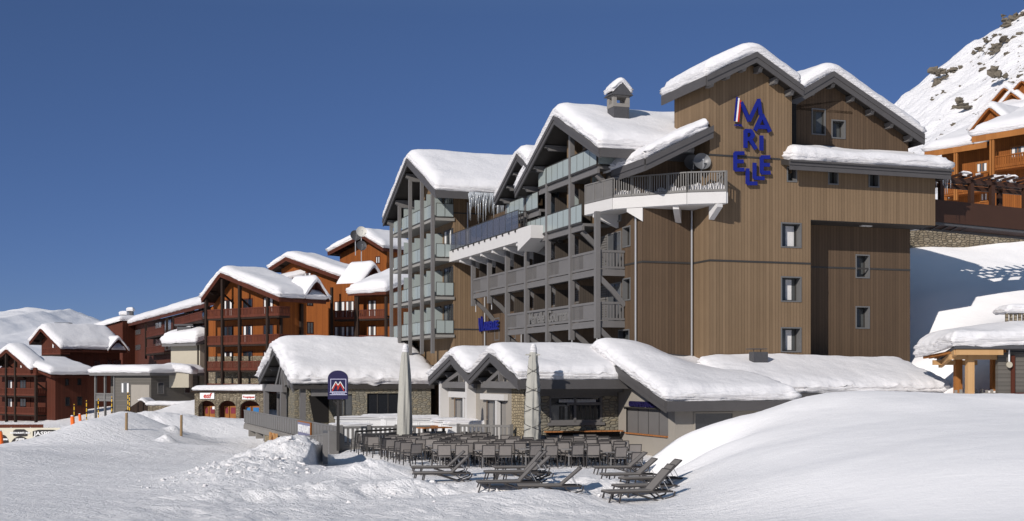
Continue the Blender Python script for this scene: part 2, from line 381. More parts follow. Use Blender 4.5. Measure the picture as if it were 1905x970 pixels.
def terrain(x, y):
    x = np.asarray(x, float); y = np.asarray(y, float)
    h = base_h(x, y)
    r = np.hypot(x, y); la = (x-H.o[0])*H.u[0]+(y-H.o[1])*H.u[1]; lb = (x-H.o[0])*H.d[0]+(y-H.o[1])*H.d[1]
    # flat trodden terrace
    flat = sstep(-18.8,-18.0,la)*sstep(-.0,-1.5,la+ (lb+12)*.0)*sstep(-19,-16,lb)*(1-sstep(9,12,lb))
    right = sstep(.6, -1.2, x-(4.0+(y-40)*.082)) * (y < 57) + (y >= 57)*sstep(-4.6,-5.4,la)
    flat = flat*np.clip(right, 0, 1)*sstep(40,46,y)
    h = h*(1-flat*.93)
    trod = flat + (1-flat)*sstep(-1,-6,la)*0
    h = h + flat*(.05*fbm(x*1.1,y*1.1,3,4)+.02*fbm(x*5,y*5,4,3))
    und = .22*fbm(x*.09,y*.09,11,3) + .05*fbm(x*.5,y*.5,12,4)
    h = h + (1-flat)*und*np.clip(r/60, .35, 2)*(1-.75*sstep(-24,-30,x)*(1-sstep(110,125,y)))
    # the cut heap beside the ramp
    kx = x - (-9.05); hp = np.where(kx > 0, 0, 1.0)
    dx = (x+10.5)/2.5; dy = (y-60.8)/3.4
    pile = 1.42*np.exp(-np.abs(dx)**2.0-np.abs(dy)**2.4) * (1-sstep(-9.2,-9.0,x))
    pile += .62*np.exp(-((x+11.0)/2.6)**2-((y-54)/3.4)**2) + .34*np.exp(-((x+10.0)/2.8)**2-((y-48.5)/3.0)**2)
    chunk = np.clip(pile*1.4, 0, 1)
    h = h + pile*(1+.25*fbm(x*.8,y*.8,21,4)) + chunk*(.24*fbm(x*1.6,y*1.6,22,5,.6)+.12*np.abs(fbm(x*4,y*4,23,3)))
    # chopped strip in front of the loungers
    st = np.exp(-((y-43.5-.15*(x+4))/2.3)**2)*sstep(-13,-8,x)*(1-sstep(3.2,5,x))
    h = h + st*(.60*(fbm(x*.5,y*.5,31,4)+.35)+.10*fbm(x*2.2,y*2.2,32,3))
    h = h + .55*gauss(x,y,690,50.5,1.1,1.5)*(1+.3*fbm(x*2,y*2,8,3)) + .5*gauss(x,y,1000,39.5,1.7,2.6)
    near = (1-sstep(36,44,y))*sstep(-16,-8,x)*(1-sstep(2,6,x))
    h = h + near*.16*fbm(x*.8,y*.8,33,4)
    # piste lip on the left
    lip = np.exp(-((y-(84+.30*(x+24)))/2.2)**2)*sstep(-40,-34,x)*(1-sstep(-15.5,-13.5,x)); h = h + .22*lip*sstep(-33,-29,x)
    # small snow-capped humps
    for px, Y, k in ((325,104,.55),(310,97,.6),(356,113,.4),(338,110,.2),(235,112,.2)):
        cx_ = (px-CX)/F*Y; h = h + k*np.clip(1-np.hypot((x-cx_)/.95,(y-Y)/.95),0,1)**1.15
    # path worn in the snow towards the ski school
    pd = np.abs((y-(118+ (x+33)*2.4))/2.6); tr = np.exp(-(pd/4.0)**2)*sstep(-44,-38,x)*(1-sstep(-27,-23,x))
    h = h + tr*(.14*fbm(x*1.6,y*1.0,41,3))
    # creases across the bank on the right
    bank = sstep(4,9,x)*(1-sstep(57,62,y))*sstep(24,34,y)
    h = h + bank*(.09*fbm(x*.12+y*.05,y*.25-x*.15,51,2)+.05*np.maximum(0,fbm(x*1.6,y*1.6,52,4))*np.exp(-((y-55)/2.5)**2))
    # far things: rise and fall a little
    h = h + sstep(110,200,r)*1.2*fbm(x*.03,y*.03,61,4)
    return h
def ground_z(x, y): return float(terrain(np.array([x]), np.array([y]))[0])
def build_ground():
    ang = np.concatenate([np.radians(np.linspace(-180,-34,30)[:-1]), np.radians(np.linspace(-34,34,860)), np.radians(np.linspace(34,180,30)[1:])])
    rad = np.concatenate([[1,6,11,15], np.geomspace(18,170,620), np.geomspace(175,420,50), [600,900,1500,3000,6000]])
    A, R = np.meshgrid(ang, rad, indexing='ij'); X = R*np.sin(A); Y = R*np.cos(A)
    Z = np.empty_like(X); fl = R > 420
    Z[:] = terrain(X, Y); Z = np.where(fl, -20, Z)
    m = MB(); n, k = X.shape
    me = bpy.data.meshes.new('snow_ground'); idx = np.arange(n*k).reshape(n, k)
    q = np.stack([idx[:-1,:-1], idx[:-1,1:], idx[1:,1:], idx[1:,:-1]], -1).reshape(-1,4)
    co = np.stack([X,Y,Z],-1).reshape(-1,3)
    me.vertices.add(len(co)); me.vertices.foreach_set('co', co.ravel())
    me.loops.add(q.size); me.loops.foreach_set('vertex_index', q.ravel().astype(np.int32))
    me.polygons.add(len(q)); me.polygons.foreach_set('loop_start', np.arange(0,q.size,4,dtype=np.int32)); me.polygons.foreach_set('use_smooth', [True]*len(q))
    me.update(); me.validate()
    me.materials.append(M['snow']); o = bpy.data.objects.new('snow_ground', me); C.objects.link(o); tag(o, kind='structure'); return o
build_ground()

# mountains
def rock_mat():
    m, nt, p = mat('rocky_snow', (.82,.81,.82), .85, spec=.1); co, x, y, z = xyz(nt)
    g = nt.nodes.new('ShaderNodeNewGeometry'); s = nt.nodes.new('ShaderNodeSeparateXYZ'); nt.links.new(g.outputs['Normal'], s.inputs[0])
    n1 = noise(nt, co, .035, 8, rough=.72); n2 = noise(nt, co, .35, 6, rough=.7); n3 = noise(nt, co, .012, 3)
    f = math_n(nt, 'ADD', math_n(nt, 'MULTIPLY', n1, .75), math_n(nt, 'MULTIPLY', n2, .45))
    f = math_n(nt, 'ADD', f, math_n(nt, 'MULTIPLY', math_n(nt, 'SUBTRACT', n3, .5), .35))
    f = math_n(nt, 'SUBTRACT', f, math_n(nt, 'MULTIPLY', s.outputs[2], .16))
    k = ramp(nt, f, (.578, 0.0), (.595, 1.0))
    rc = mixc(nt, n2, (.10,.085,.065), (.24,.20,.155))
    nt.links.new(mixc(nt, k, (.82,.81,.82), rc), p.inputs['Base Color'])
    bump(nt, p, math_n(nt, 'ADD', n1, math_n(nt, 'MULTIPLY', n2, .6)), 1.0, 2.0)
rock_mat()
plain_noise('rock', (.20,.17,.13), (.08,.07,.055), .9, .6, bd=.3)
snow_mat('far_snow', .02, 2.0, base=(.86,.85,.86))
def sheet(name, xs, ys, fn, mt):
    X, Y = np.meshgrid(xs, ys, indexing='ij'); Z = fn(X, Y); m = MB(); m.grid(np.stack([X,Y,Z],-1)); o = m.build(name, mt, smooth=True); tag(o, kind='structure'); return o
_cx = [at(p, q, 420)[0] for p, q in ((1560,300),(1680,180),(1760,118),(1810,72),(1850,48),(1905,8),(2000,-60),(2200,-150))]
_cz = [at(p, q, 420)[2] for p, q in ((1560,300),(1680,180),(1760,118),(1810,72),(1850,48),(1905,8),(2000,-60),(2200,-150))]
def mtn(X, Y):
    crest = np.interp(X, _cx, _cz); t = np.clip((Y-170)/(420-170), 0, 1.5)
    zb = 24; s = np.where(t < 1, t**1.25, 1-(t-1)*.5)
    z = zb + (crest-zb)*s
    return z + (7*fbm(X*.018,Y*.018,71,6,.55) + 2.5*np.abs(fbm(X*.06,Y*.06,72,4,.6)))*np.clip(s*1.5, .1, 1)
sheet('rocky_mountain', np.linspace(60,420,260), np.linspace(170,520,220), mtn, 'rocky_snow')
_lx = [at(p, q, 1500)[0] for p, q in ((-400,620),(-100,590),(0,582),(50,575),(85,575),(110,578),(130,574),(150,584),(185,597),(230,604),(300,625),(500,660))]
_lz = [at(p, q, 1500)[2] for p, q in ((-400,620),(-100,590),(0,582),(50,575),(85,575),(110,578),(130,574),(150,584),(185,597),(230,604),(300,625),(500,660))]
def mtn2(X, Y):
    crest = np.interp(X, _lx, _lz)*1.0; t = np.clip((Y-700)/800, 0, 1.4); s = np.where(t < 1, t**.8, 1-(t-1)*.6)
    return -14 + (crest+14)*s + (9*fbm(X*.006,Y*.006,81,6,.5)+4*np.abs(fbm(X*.03,Y*.02,82,3)))*np.clip(s,0,1)*.8
sheet('snowy_ridge', np.linspace(-900,-250,240), np.linspace(700,1800,140), mtn2, 'far_snow')
# boulders scattered over the mountain slope
def rock(mb, c, r, rg):
    u = 7; v = 5; b = len(mb.v); ph = [rg.choice((.45,.7,.95,1.25,1.4)) for _ in range(u*v+2)]; sx, sy, sz = rg.uniform(.8,1.5), rg.uniform(.7,1.2), rg.uniform(.5,.9)
    P_ = []
    for i in range(u):
        row = []
        for j in range(v+1):
            th = math.pi*j/v; fi = 2*math.pi*i/u; k = ph[(i*v+j) % len(ph)] if 0 < j < v else 1
            row.append((c[0]+r*sx*k*math.sin(th)*math.cos(fi), c[1]+r*sy*k*math.sin(th)*math.sin(fi), c[2]+r*sz*k*math.cos(th)))
        P_.append(row)
    mb.grid(P_, close_u=True)
rk = MB(); rg = random.Random(9)
for _ in range(1500):
    x = rg.uniform(75,230); y = rg.uniform(190,400)
    if vn(np.array([x*.05]), np.array([y*.05]), 5)[0] < .45 and rg.random() < .75: continue
    z = float(mtn(np.array([x]), np.array([y]))[0]); r = rg.choice((.2,.25,.3,.4,.5,.8)); rock(rk, (x, y, z), r, rg)
for px, py, r in ((1880,75,5),(1868,95,3.5),(1770,138,5),(1786,131,3.5),(1758,150,3),(1890,140,6),(1905,150,5),(1870,145,3),(1834,92,3.5),(1900,34,5),(1848,72,3),(1805,190,3.5),(1815,200,4),(1790,205,2.5),(1840,95,2.5)):
    best = None
    for Y in np.arange(180, 425, 3):
        x, y, z = at(px, py, Y)
        if mtn(np.array([x]), np.array([y]))[0] >= z: best = (x, y, z); break
    if best:
        for _ in range(16): rock(rk, (best[0]+rg.uniform(-r,r)*1.1, best[1]+rg.uniform(-r,r)*.5, best[2]+rg.uniform(-.6,.3)*r), r*rg.uniform(.08,.34), rg)
tag(rk.build('rocks', 'rock'), 'grey brown rocks and outcrops poking from the snowy mountain slope', 'rocks', kind='stuff')

# broken clods of snow on and around the ploughed heap and the chopped strip
cl = MB(); rg = random.Random(21)
def clod(x, y, r): rock(cl, (x, y, ground_z(x, y)+r*.25), r, rg)
XY = []
for _ in range(380):
    q = rg.random()
    if q < .6: x, y = rg.gauss(-10.4,1.9), rg.gauss(51,3.2)
    elif q < .75: x, y = rg.gauss(-10.1,.9), rg.gauss(58.6,1.5)
    else: x, y = rg.uniform(-8,3), rg.gauss(42.5,1.6)
    if x > -9.3 and 56 < y < 66: continue
    XY.append((x, y))
zz_ = terrain(np.array([p[0] for p in XY]), np.array([p[1] for p in XY]))
for (x, y), z in zip(XY, zz_):
    r = rg.choice((.025,.03,.04,.05,.05,.07,.12)) * (1 if y > 50 else .7); rock(cl, (x, y, z+r*.2), r, rg)
tag(cl.build('snow_clods', 'snow', smooth=True), 'broken lumps of snow scattered over the ploughed heap and trampled edge', 'snow lumps', kind='stuff')
# ------------------------------------------------------------------ building helpers (all in the building's own axes)
def prof_fn(pts, w=.35):
    pts = sorted(pts); xs = np.array([p[0] for p in pts]); zs = np.array([p[1] for p in pts])
    # extend the end slopes beyond the eaves
    xs2 = np.concatenate([[xs[0]-5], xs, [xs[-1]+5]]); zs2 = np.concatenate([[zs[0]-5*(zs[1]-zs[0])/(xs[1]-xs[0])], zs, [zs[-1]+5*(zs[-1]-zs[-2])/(xs[-1]-xs[-2])]])
    def f(t): return sum(np.interp(np.asarray(t)+o*w, xs2, zs2) for o in (-1,-.6,-.2,.2,.6,1))/6
    return f
def snow_cap(root, fn, x0, x1, y0, y1, T=.9, r=.9, over=.16, free=(1,1,1,1), seed=1, res=.22, sag=.35, rough=.05, mt='roof_snow', name='roof_snow', base=None, maxn=170):
    """a thick blanket of snow over the roof surface fn(a,b); free = which of x0,x1,y0,y1 are open edges"""
    nx = int(min(maxn, max(8, (x1-x0)/res))); ny = int(min(maxn, max(8, (y1-y0)/res)))
    def warp(n, lo, hi):
        t = np.linspace(0, 1, n+1); t = t-.5; t = .5+ (np.sin(t*math.pi*.96)/np.sin(.48*math.pi))*.5*.35+t*.65
        t = (t-t[0])/(t[-1]-t[0]); return lo+(hi-lo)*t
    xs = warp(nx, x0, x1); ys = warp(ny, y0, y1)
    X, Y = np.meshgrid(xs, ys, indexing='ij'); big = 1e6
    e = np.minimum.reduce([np.where(free[0], X-x0, big), np.where(free[1], x1-X, big), np.where(free[2], Y-y0, big), np.where(free[3], y1-Y, big)])
    ed = np.sqrt(np.clip(1-(1-np.clip(e/r, 0, 1))**2, 0, 1))
    h = T*(.62+.38*ed)
    fall = (1-ed)
    Z = fn(X, Y) + h*(1+.22*fbm(X*.22, Y*.22, seed, 3)) + .05*fbm(X*.9, Y*.9, seed+1, 4) + fall*rough*2.0*fbm(X*2.6, Y*2.6, seed+3, 3)
    m = MB(); m.grid(np.stack([X, Y, Z], -1))
    # edge faces: cut snow with layers, hanging a little over the eaves
    loop = [(i, 0) for i in range(nx+1)] + [(nx, j) for j in range(1, ny+1)] + [(i, ny) for i in range(nx-1, -1, -1)] + [(0, j) for j in range(ny-1, 0, -1)]
    lx = np.array([X[i, j] for i, j in loop]); ly = np.array([Y[i, j] for i, j in loop]); lz = np.array([Z[i, j] for i, j in loop])
    ox = np.array([(-1 if i == 0 else 1 if i == nx else 0) for i, j in loop], float); oy = np.array([(-1 if j == 0 else 1 if j == ny else 0) for i, j in loop], float)
    fx = np.where(ox < 0, free[0], np.where(ox > 0, free[1], 0)); fy = np.where(oy < 0, free[2], np.where(oy > 0, free[3], 0))
    zb = fn(lx, ly)+.02; s = np.concatenate([[0], np.cumsum(np.hypot(np.diff(lx), np.diff(ly)))])
    K = 9; rows = []
    for k in range(K+1):
        t = k/K; bul = over*math.sin(math.pi*min(1, t*.85+.12))
        nz = rough*(1.3*fbm(s*.5+k*3.1, s*0+k*1.7, seed+5, 2) + .9*fbm(s*2.5, s*0+k*.9, seed+6, 3))
        off = (bul+nz) * (0.0 if k == 0 else 1.0)
        low = -sag*.35*np.clip(fbm(s*.55, s*0, seed+9, 3)+.1, 0, 1)*t*np.clip(np.where(fx+fy > 0, 1, 0), 0, 1)
        rows.append(np.stack([lx+ox*fx*off, ly+oy*fy*off, lz+(zb-lz)*t+low], -1))
    rows.append(np.stack([lx-ox*fx*.25, ly-oy*fy*.25, fn(lx-ox*fx*.25, ly-oy*fy*.25)+.01], -1))
    G_ = np.stack(rows, 1); m.grid(G_, close_u=True)
    o = m.build(name, mt, root, smooth=True); 
    return o
def P3(ax, s, t, z): return (s, t, z) if ax == 'a' else (t, s, z)
def gable_roof(root, ax, prof, s0, s1, thick=.32, s_front=None, mf='fascia_grey', mr='soffit_dark', purlins=5, wall_in=.9, board=.34, pt='grey_timber'):
    """roof slab along axis ax with the profile [(t,z)...]; front edge at s0 with a stepped barge board; purlin ends below"""
    pr = sorted(prof); sg = 1 if s1 > s0 else -1
    for (t0, z0), (t1, z1) in zip(pr[:-1], pr[1:]):
        q = [P3(ax, s0, t0, z0), P3(ax, s0, t1, z1), P3(ax, s0, t1, z1-thick), P3(ax, s0, t0, z0-thick)]
        v = Vector(P3(ax, s1, 0, 0))-Vector(P3(ax, s0, 0, 0))
        MB().prism(q, v).build('roof', mr, root)
    f = MB()
    for (t0, z0), (t1, z1) in zip(pr[:-1], pr[1:]):
        for dz0, dz1, out in ((.03, -board*.62, .10), (-board*.62, -board*1.35, .05)):
            q = [P3(ax, s0-sg*out, t0, z0+dz0), P3(ax, s0-sg*out, t1, z1+dz0), P3(ax, s0-sg*out, t1, z1+dz1), P3(ax, s0-sg*out, t0, z0+dz1)]
            f.prism(q, Vector(P3(ax, sg*(out+.035), 0, 0)))
    f.build('barge_board', mf, root)
    # eave boards along both long edges
    g = MB()
    for (t, z), dn in ((pr[0], -1), (pr[-1], 1)):
        a0 = P3(ax, s0, t+dn*.01, z-board*1.2); a1 = P3(ax, s1, t+dn*.07, z+.03)
        g.box(*a0, *a1)
    g.build_each('eave_board', mf, root)
    if purlins:
        pm = MB(); T0 = pr[0][0]; T1 = pr[-1][0]; fn = lambda t: np.interp(t, [p[0] for p in pr], [p[1] for p in pr])
        for i in range(purlins):
            pm = MB(); t = T0+(T1-T0)*(i+.5)/purlins; z = float(fn(t))-thick-.02
            pm.prism([P3(ax, s0+sg*.12, t-.13, z), P3(ax, s0+sg*.12, t+.13, z), P3(ax, s0+sg*.12, t+.13, z-.16), P3(ax, s0+sg*.12, t-.13, z-.16)], Vector(P3(ax, sg*(wall_in), 0, 0)))
            pm.prism([P3(ax, s0+sg*.30, t-.12, z-.16), P3(ax, s0+sg*.30, t+.12, z-.16), P3(ax, s0+sg*.42, t+.12, z-.32), P3(ax, s0+sg*.42, t-.12, z-.32)], Vector(P3(ax, sg*(wall_in-.4), 0, 0)))
            pm.build('purlin', pt, root)
def WP(pl, c, r, z, out=0.0, sg=-1):
    """a point on a wall plane: pl 'a' or 'b', constant c, running coordinate r; out = distance out of the wall"""
    return (c+sg*out, r, z) if pl == 'a' else (r, c+sg*out, z)
def wbox(mb, pl, c, r0, r1, z0, z1, o0, o1, sg=-1):
    p = WP(pl, c, r0, z0, o0, sg); q = WP(pl, c, r1, z1, o1, sg); mb.box(*p, *q); return mb
def window(root, pl, c, r0, r1, z0, z1, sg=-1, fm='dark_frame', pane='glass_dark', mull=1, trans=0, curtain=None, fw=.07, out=.05, label=None):
    """framed window set on the wall; frame stands proud, panes sit back in it"""
    r0, r1 = min(r0, r1), max(r0, r1); f = MB()
    wbox(f, pl, c, r0-fw, r1+fw, z0-fw, z0, -.02, out+.03, sg); wbox(f, pl, c, r0-fw, r1+fw, z1, z1+fw, -.02, out, sg)
    wbox(f, pl, c, r0-fw, r0, z0, z1, -.02, out, sg); wbox(f, pl, c, r1, r1+fw, z0, z1, -.02, out, sg)
    for i in range(1, mull+1 if mull else 0):
        if mull > 1 or True:
            t = r0+(r1-r0)*i/(mull+1); wbox(f, pl, c, t-.035, t+.035, z0, z1, -.02, out*.8, sg)
    for i in range(trans): t = z0+(z1-z0)*(i+1)/(trans+1); wbox(f, pl, c, r0, r1, t-.03, t+.03, -.02, out*.7, sg)
    w = f.build('window', fm, root)
    if label: w['label'] = label
    p = MB(); wbox(p, pl, c, r0, r1, z0, z1, -.015, .012, sg); p.build('pane', pane, w)
    if curtain:
        k = MB()
        for s_, e_ in ((.04,.26),(.74,.96)):
            wbox(k, pl, c, r0+(r1-r0)*s_, r0+(r1-r0)*e_, z0+.05, z1-.03, .012, .018, sg)
        k.build_each('curtain', curtain, w)
    return w
def facade(mb, pl, c, r0, r1, z0, z1, holes=(), depth=.0, sg=-1):
    rs = sorted(set([r0, r1]+[h[0] for h in holes]+[h[1] for h in holes])); zs = sorted(set([z0, z1]+[h[2] for h in holes]+[h[3] for h in holes]))
    for i in range(len(rs)-1):
        for j in range(len(zs)-1):
            cr = (rs[i]+rs[i+1])/2; cz = (zs[j]+zs[j+1])/2
            if any(h[0] < cr < h[1] and h[2] < cz < h[3] for h in holes): continue
            q = [WP(pl, c, rs[i], zs[j]), WP(pl, c, rs[i+1], zs[j]), WP(pl, c, rs[i+1], zs[j+1]), WP(pl, c, rs[i], zs[j+1])]
            mb.poly(q)
def deep_window(root, pl, c, r0, r1, z0, z1, depth=.42, sg=-1, curtain='curtain_dark', mull=.0, white=.0):
    """window set deep in a metal-lined reveal"""
    rv = MB(); t = .05
    for a, b, cc_, d in ((r0-.02, r0+t, z0-.02, z1+.02), (r1-t, r1+.02, z0-.02, z1+.02), (r0+t, r1-t, z1-t, z1+.02), (r0+t, r1-t, z0-.02, z0+t)):
        wbox(rv, pl, c, a, b, cc_, d, -depth-.12, .035, sg)
    w = rv.build('window', 'reveal_metal', root)
    f = MB(); g = .06; o0, o1 = -depth-.10, -depth+.03
    wbox(f, pl, c, r0+t, r0+t+g, z0+t, z1-t, o0, o1, sg); wbox(f, pl, c, r1-t-g, r1-t, z0+t, z1-t, o0, o1, sg)
    wbox(f, pl, c, r0+t+g, r1-t-g, z0+t, z0+t+g, o0, o1, sg); wbox(f, pl, c, r0+t+g, r1-t-g, z1-t-g, z1-t, o0, o1, sg)
    f.build('frame', 'dark_frame', w)
    p = MB(); wbox(p, pl, c, r0+t, r1-t, z0+t, z1-t, -depth-.09, -depth-.05, sg); p.build('pane', 'tower_pane', w)
    if white > 0:
        k = MB(); wd = (r1-r0); a0 = r0+wd*.45
        for i in range(6):
            x0 = a0+i*wd*white/6; wbox(k, pl, c, x0, x0+wd*white/6*.8, z0+.12, z1-.12, -depth-.045, -depth-.03, sg)
        k.build('curtain', 'curtain_white', w)
    else:
        k = MB(); wd = (r1-r0)
        for i in range(4):
            x0 = r0+wd*.08+i*wd*.09; wbox(k, pl, c, x0, x0+wd*.06, z0+.12, z1-.12, -depth-.045, -depth-.03, sg)
        k.build('curtain', curtain, w)
    return w
def slat_rail(p0, p1, z0, h=1.05, pitch=.15, sw=.085, th=.035, top=.12, dense=None, mb=None):
    """balustrade of upright boards between two rails; p0,p1 = (a,b)"""
    mb = mb or MB(); a = Vector((*p0, 0)); b = Vector((*p1, 0)); d = (b-a); n = d.length; d.normalize()
    mb.bar(a+Vector((0,0,z0+h-top/2)), b+Vector((0,0,z0+h-top/2)), .10, top); mb.bar(a+Vector((0,0,z0+.10)), b+Vector((0,0,z0+.10)), .07, .12)
    k = int(n/pitch)
    for i in range(k):
        t = (i+.5)*n/k; w = sw
        if dense and (int(t/dense) % 2 == 0): w = pitch*.93
        c = a+d*t
        mb.bar(c-d*(w/2)+Vector((0,0,z0+.16+(h-top-.16)/2)), c+d*(w/2)+Vector((0,0,z0+.16+(h-top-.16)/2)), th, h-top-.16)
    return mb
def glass_rail(parent, p0, p1, z0, h=1.05, pane=1.25, mt='frosted_glass', cap=True):
    a = Vector((*p0, 0)); b = Vector((*p1, 0)); d = b-a; n = d.length; d.normalize(); k = max(1, round(n/pane)); fr_ = MB(); g = MB()
    fr_.bar(a+Vector((0,0,z0+.03)), b+Vector((0,0,z0+.03)), .07, .10)
    if cap: fr_.bar(a+Vector((0,0,z0+h)), b+Vector((0,0,z0+h)), .05, .035)
    for i in range(k):
        s = a+d*(i*n/k+.02); e = a+d*((i+1)*n/k-.02); zc = Vector((0,0,z0+.10+(h-.14)/2)); g.bar(s+zc, e+zc, .02, h-.14)
        for t in (.0,):
            q = a+d*(i*n/k); fr_.bar(q+Vector((0,0,z0)), q+Vector((0,0,z0+h)), .035, .035, up=(1,0,0))
    f = fr_.build('railing', 'dark_frame', parent); g.build('glass_panel', mt, f); return f
def text_mesh(body, size=1.0, depth=.05, bold=.0, align='CENTER', shear=0):
    cu = bpy.data.curves.new('txt', 'FONT'); cu.body = body; cu.size = size; cu.extrude = depth/2; cu.offset = bold; cu.align_x = align; cu.align_y = 'CENTER'; cu.shear = shear; cu.resolution_u = 3
    ob = bpy.data.objects.new('txt', cu); C.objects.link(ob); dg = bpy.context.evaluated_depsgraph_get(); dg.update()
    me = bpy.data.meshes.new_from_object(ob.evaluated_get(dg)); bpy.data.objects.remove(ob)
    v = [tuple(x.co) for x in me.vertices]; f = [tuple(p.vertices) for p in me.polygons]; bpy.data.meshes.remove(me); return v, f
def place_text(name, parent, body, size, origin, xdir, mt, depth=.05, bold=.01, sx=1.0, shear=0, zdir=(0,0,1)):
    """lettering standing on a wall: origin = centre, xdir = reading direction"""
    v, f = text_mesh(body, size, depth, bold, shear=shear); X = Vector(xdir).normalized(); Z = Vector(zdir).normalized(); Nn = X.cross(Z); O = Vector(origin); m = MB()
    for p in v: m.v.append(tuple(O + X*(p[0]*sx) + Z*p[1] + Nn*p[2]))
    m.f = f; return m.build(name, mt, parent)
def icicles(root, pts, n, lmin, lmax, seed, w=.07):
    r = random.Random(seed); m = MB()
    for _ in range(n):
        t = r.random(); i = min(len(pts)-2, int(t*(len(pts)-1))); u = t*(len(pts)-1)-i
        p = Vector(pts[i]).lerp(Vector(pts[i+1]), u); L_ = lmin+(lmax-lmin)*r.random()**1.6
        m.cyl(p+Vector((0,0,.1)), p-Vector((r.uniform(-.03,.03),r.uniform(-.03,.03),L_)), w*r.uniform(.5,1.2), .008, 6)
    return tag(m.build('icicles', 'icicle', root, smooth=True), kind='stuff')
# ------------------------------------------------------------------ the hotel
HT = root_of(H, 'hotel', 'large wood clad hotel with thick snow on its gabled roofs and grey balconies', 'hotel')
# --- T1: corner tower, b=0 front, a=0 side
t1l, t1a, t1r = H.B(1315,142,-.9), H.B(1407,98,-.9), H.B(1496,162,-.9)
T1P = [t1l, t1a, (t1r[0]-.05, t1r[1])]
T1R = 5.02; zj1 = H.A(1320,484.6,0)[1]; zj2 = 15.72
def rng_(px0, px1, y0, y1, pl, c):
    q = H.B if pl == 'b' else H.A; a0, z0 = q(px0, y1, c); a1, z1 = q(px1, y0, c); return (min(a0,a1), max(a0,a1), z0, z1)
big_w = [rng_(1453,1490,416,460,'b',0), rng_(1453,1490,516,561,'b',0), rng_(1453,1490,610,655,'b',0)]
small_w = [rng_(1464,1482,312,338,'b',0), rng_(1541,1559,316,343,'b',0), rng_(1616,1635,321,348,'b',0)]
SOF = 12.5; RR = 6.21; FR = 14.41
w = MB()
facade(w, 'b', 0, 0, RR, 1, SOF, [h for h in big_w])
facade(w, 'b', 0, 0, FR, SOF, 15.45, small_w)
facade(w, 'b', 0, 0, T1R, 15.45, 19.4)
tp = prof_fn(T1P, .01)
w.poly([(0,0,19.4),(T1R,0,19.4),(T1R,0,float(tp(T1R))-.2),(t1a[0],0,t1a[1]-.2),(0,0,float(tp(0))-.2)])
facade(w, 'a', 0, 0, 4.2, 1, 19.9)                                    # side of the tower
w.poly([(T1R,0,15),(T1R,2.2,15),(T1R,2.2,20.2),(T1R,0,20.2)])          # inner cheek above the low roof
w.poly([(0,4.2,14),(T1R,4.2,14),(T1R,4.2,20.0),(t1a[0],4.2,t1a[1]-.2),(0,4.2,19.6)])
w.poly([(FR,0,SOF),(FR,19.5,SOF),(FR,19.5,15.45),(FR,0,15.45)])
facade(w, 'a', RR, 0, 1.8, 1, SOF)
w.build('wall', 'cladding', HT)
rec = [rng_(1592,1617,475,517,'b',1.8), rng_(1592,1617,571,611,'b',1.8)]
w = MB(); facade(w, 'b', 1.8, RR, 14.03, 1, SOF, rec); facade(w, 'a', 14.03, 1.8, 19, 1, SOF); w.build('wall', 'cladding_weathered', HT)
w = MB(); w.box(RR-.0, .02, SOF-.03, FR-.01, 19.4, SOF+.02); w.build('soffit', 'soffit_dark', HT)
w = MB(); w.box(RR+3.9,.9,SOF-.10,RR+4.6,1.1,SOF-.04); w.build('ceiling_lamp', 'render_white', HT)
for i, h in enumerate(big_w): deep_window(HT, 'b', 0, *h, white=.42 if i == 0 else .30)
for h in small_w: deep_window(HT, 'b', 0, *h, depth=.35)
for h in rec: deep_window(HT, 'b', 1.8, *h, depth=.38)
# dark joint lines between cladding storeys
j = MB()
j.box(-.03,-.025,zj1-.05,RR,.01,zj1+.05); j.box(-.025,0,zj1-.05,.01,1.88,zj1+.05); j.box(RR,1.775,zj1-.05,14.03,1.81,zj1+.05)
j.box(-.03,-.025,zj2-.05,4.3,.01,zj2+.05); j.box(-.025,0,zj2-.05,.01,4.2,zj2+.05)
j.box(-3.085,1.86,zj1-.05,-.02,1.895,zj1+.05); j.box(-3.09,1.87,zj1-.05,-3.05,5.5,zj1+.05)
j.build_each('cladding_joint', 'dark_frame', HT)
gable_roof(HT, 'b', T1P, -.9, 4.42, purlins=6, wall_in=.9, board=.40)
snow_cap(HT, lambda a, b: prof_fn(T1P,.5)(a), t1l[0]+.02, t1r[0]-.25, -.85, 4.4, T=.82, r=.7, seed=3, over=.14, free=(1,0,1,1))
# --- T2: set-back gable on the right
t2l, t2a, t2r = H.B(1497,165,1.3), H.B(1550,134,1.3), H.B(1719,251,1.3)
T2P = [(t2l[0]-1.2, t2l[1]-.75), t2a, t2r]; f2 = prof_fn(T2P,.01)
ww = [rng_(1510,1535,204,250,'b',2.2), rng_(1547,1572,225,257,'b',2.2)]
zt = float(f2(14.2))-.25
w = MB(); facade(w, 'b', 2.2, T1R, 10.4, 15, 19.0, ww); facade(w, 'b', 2.2, 10.4, 14.2, 15, zt)
w.poly([(T1R,2.2,19.0),(10.4,2.2,19.0),(10.4,2.2,float(f2(10.4))-.25),(t2a[0],2.2,t2a[1]-.25),(T1R,2.2,float(f2(T1R))-.25)])
w.poly([(10.4,2.2,zt),(14.2,2.2,zt),(10.4,2.2,float(f2(10.4))-.25)])
w.poly([(14.2,2.2,15),(14.2,20,15),(14.2,20,zt),(14.2,2.2,zt)])
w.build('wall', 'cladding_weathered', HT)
deep_window(HT, 'b', 2.2, *ww[1], depth=.35)
deep_window(HT, 'b', 2.2, *ww[0], depth=.1)
gable_roof(HT, 'b', T2P, 1.3, 21, purlins=7, wall_in=.9, board=.44)
snow_cap(HT, lambda a, b: prof_fn(T2P,.5)(a), t2l[0]-.55, t2r[0]-.02, 1.35, 21, T=.84, r=.7, seed=13, over=.14, free=(0,1,1,1))
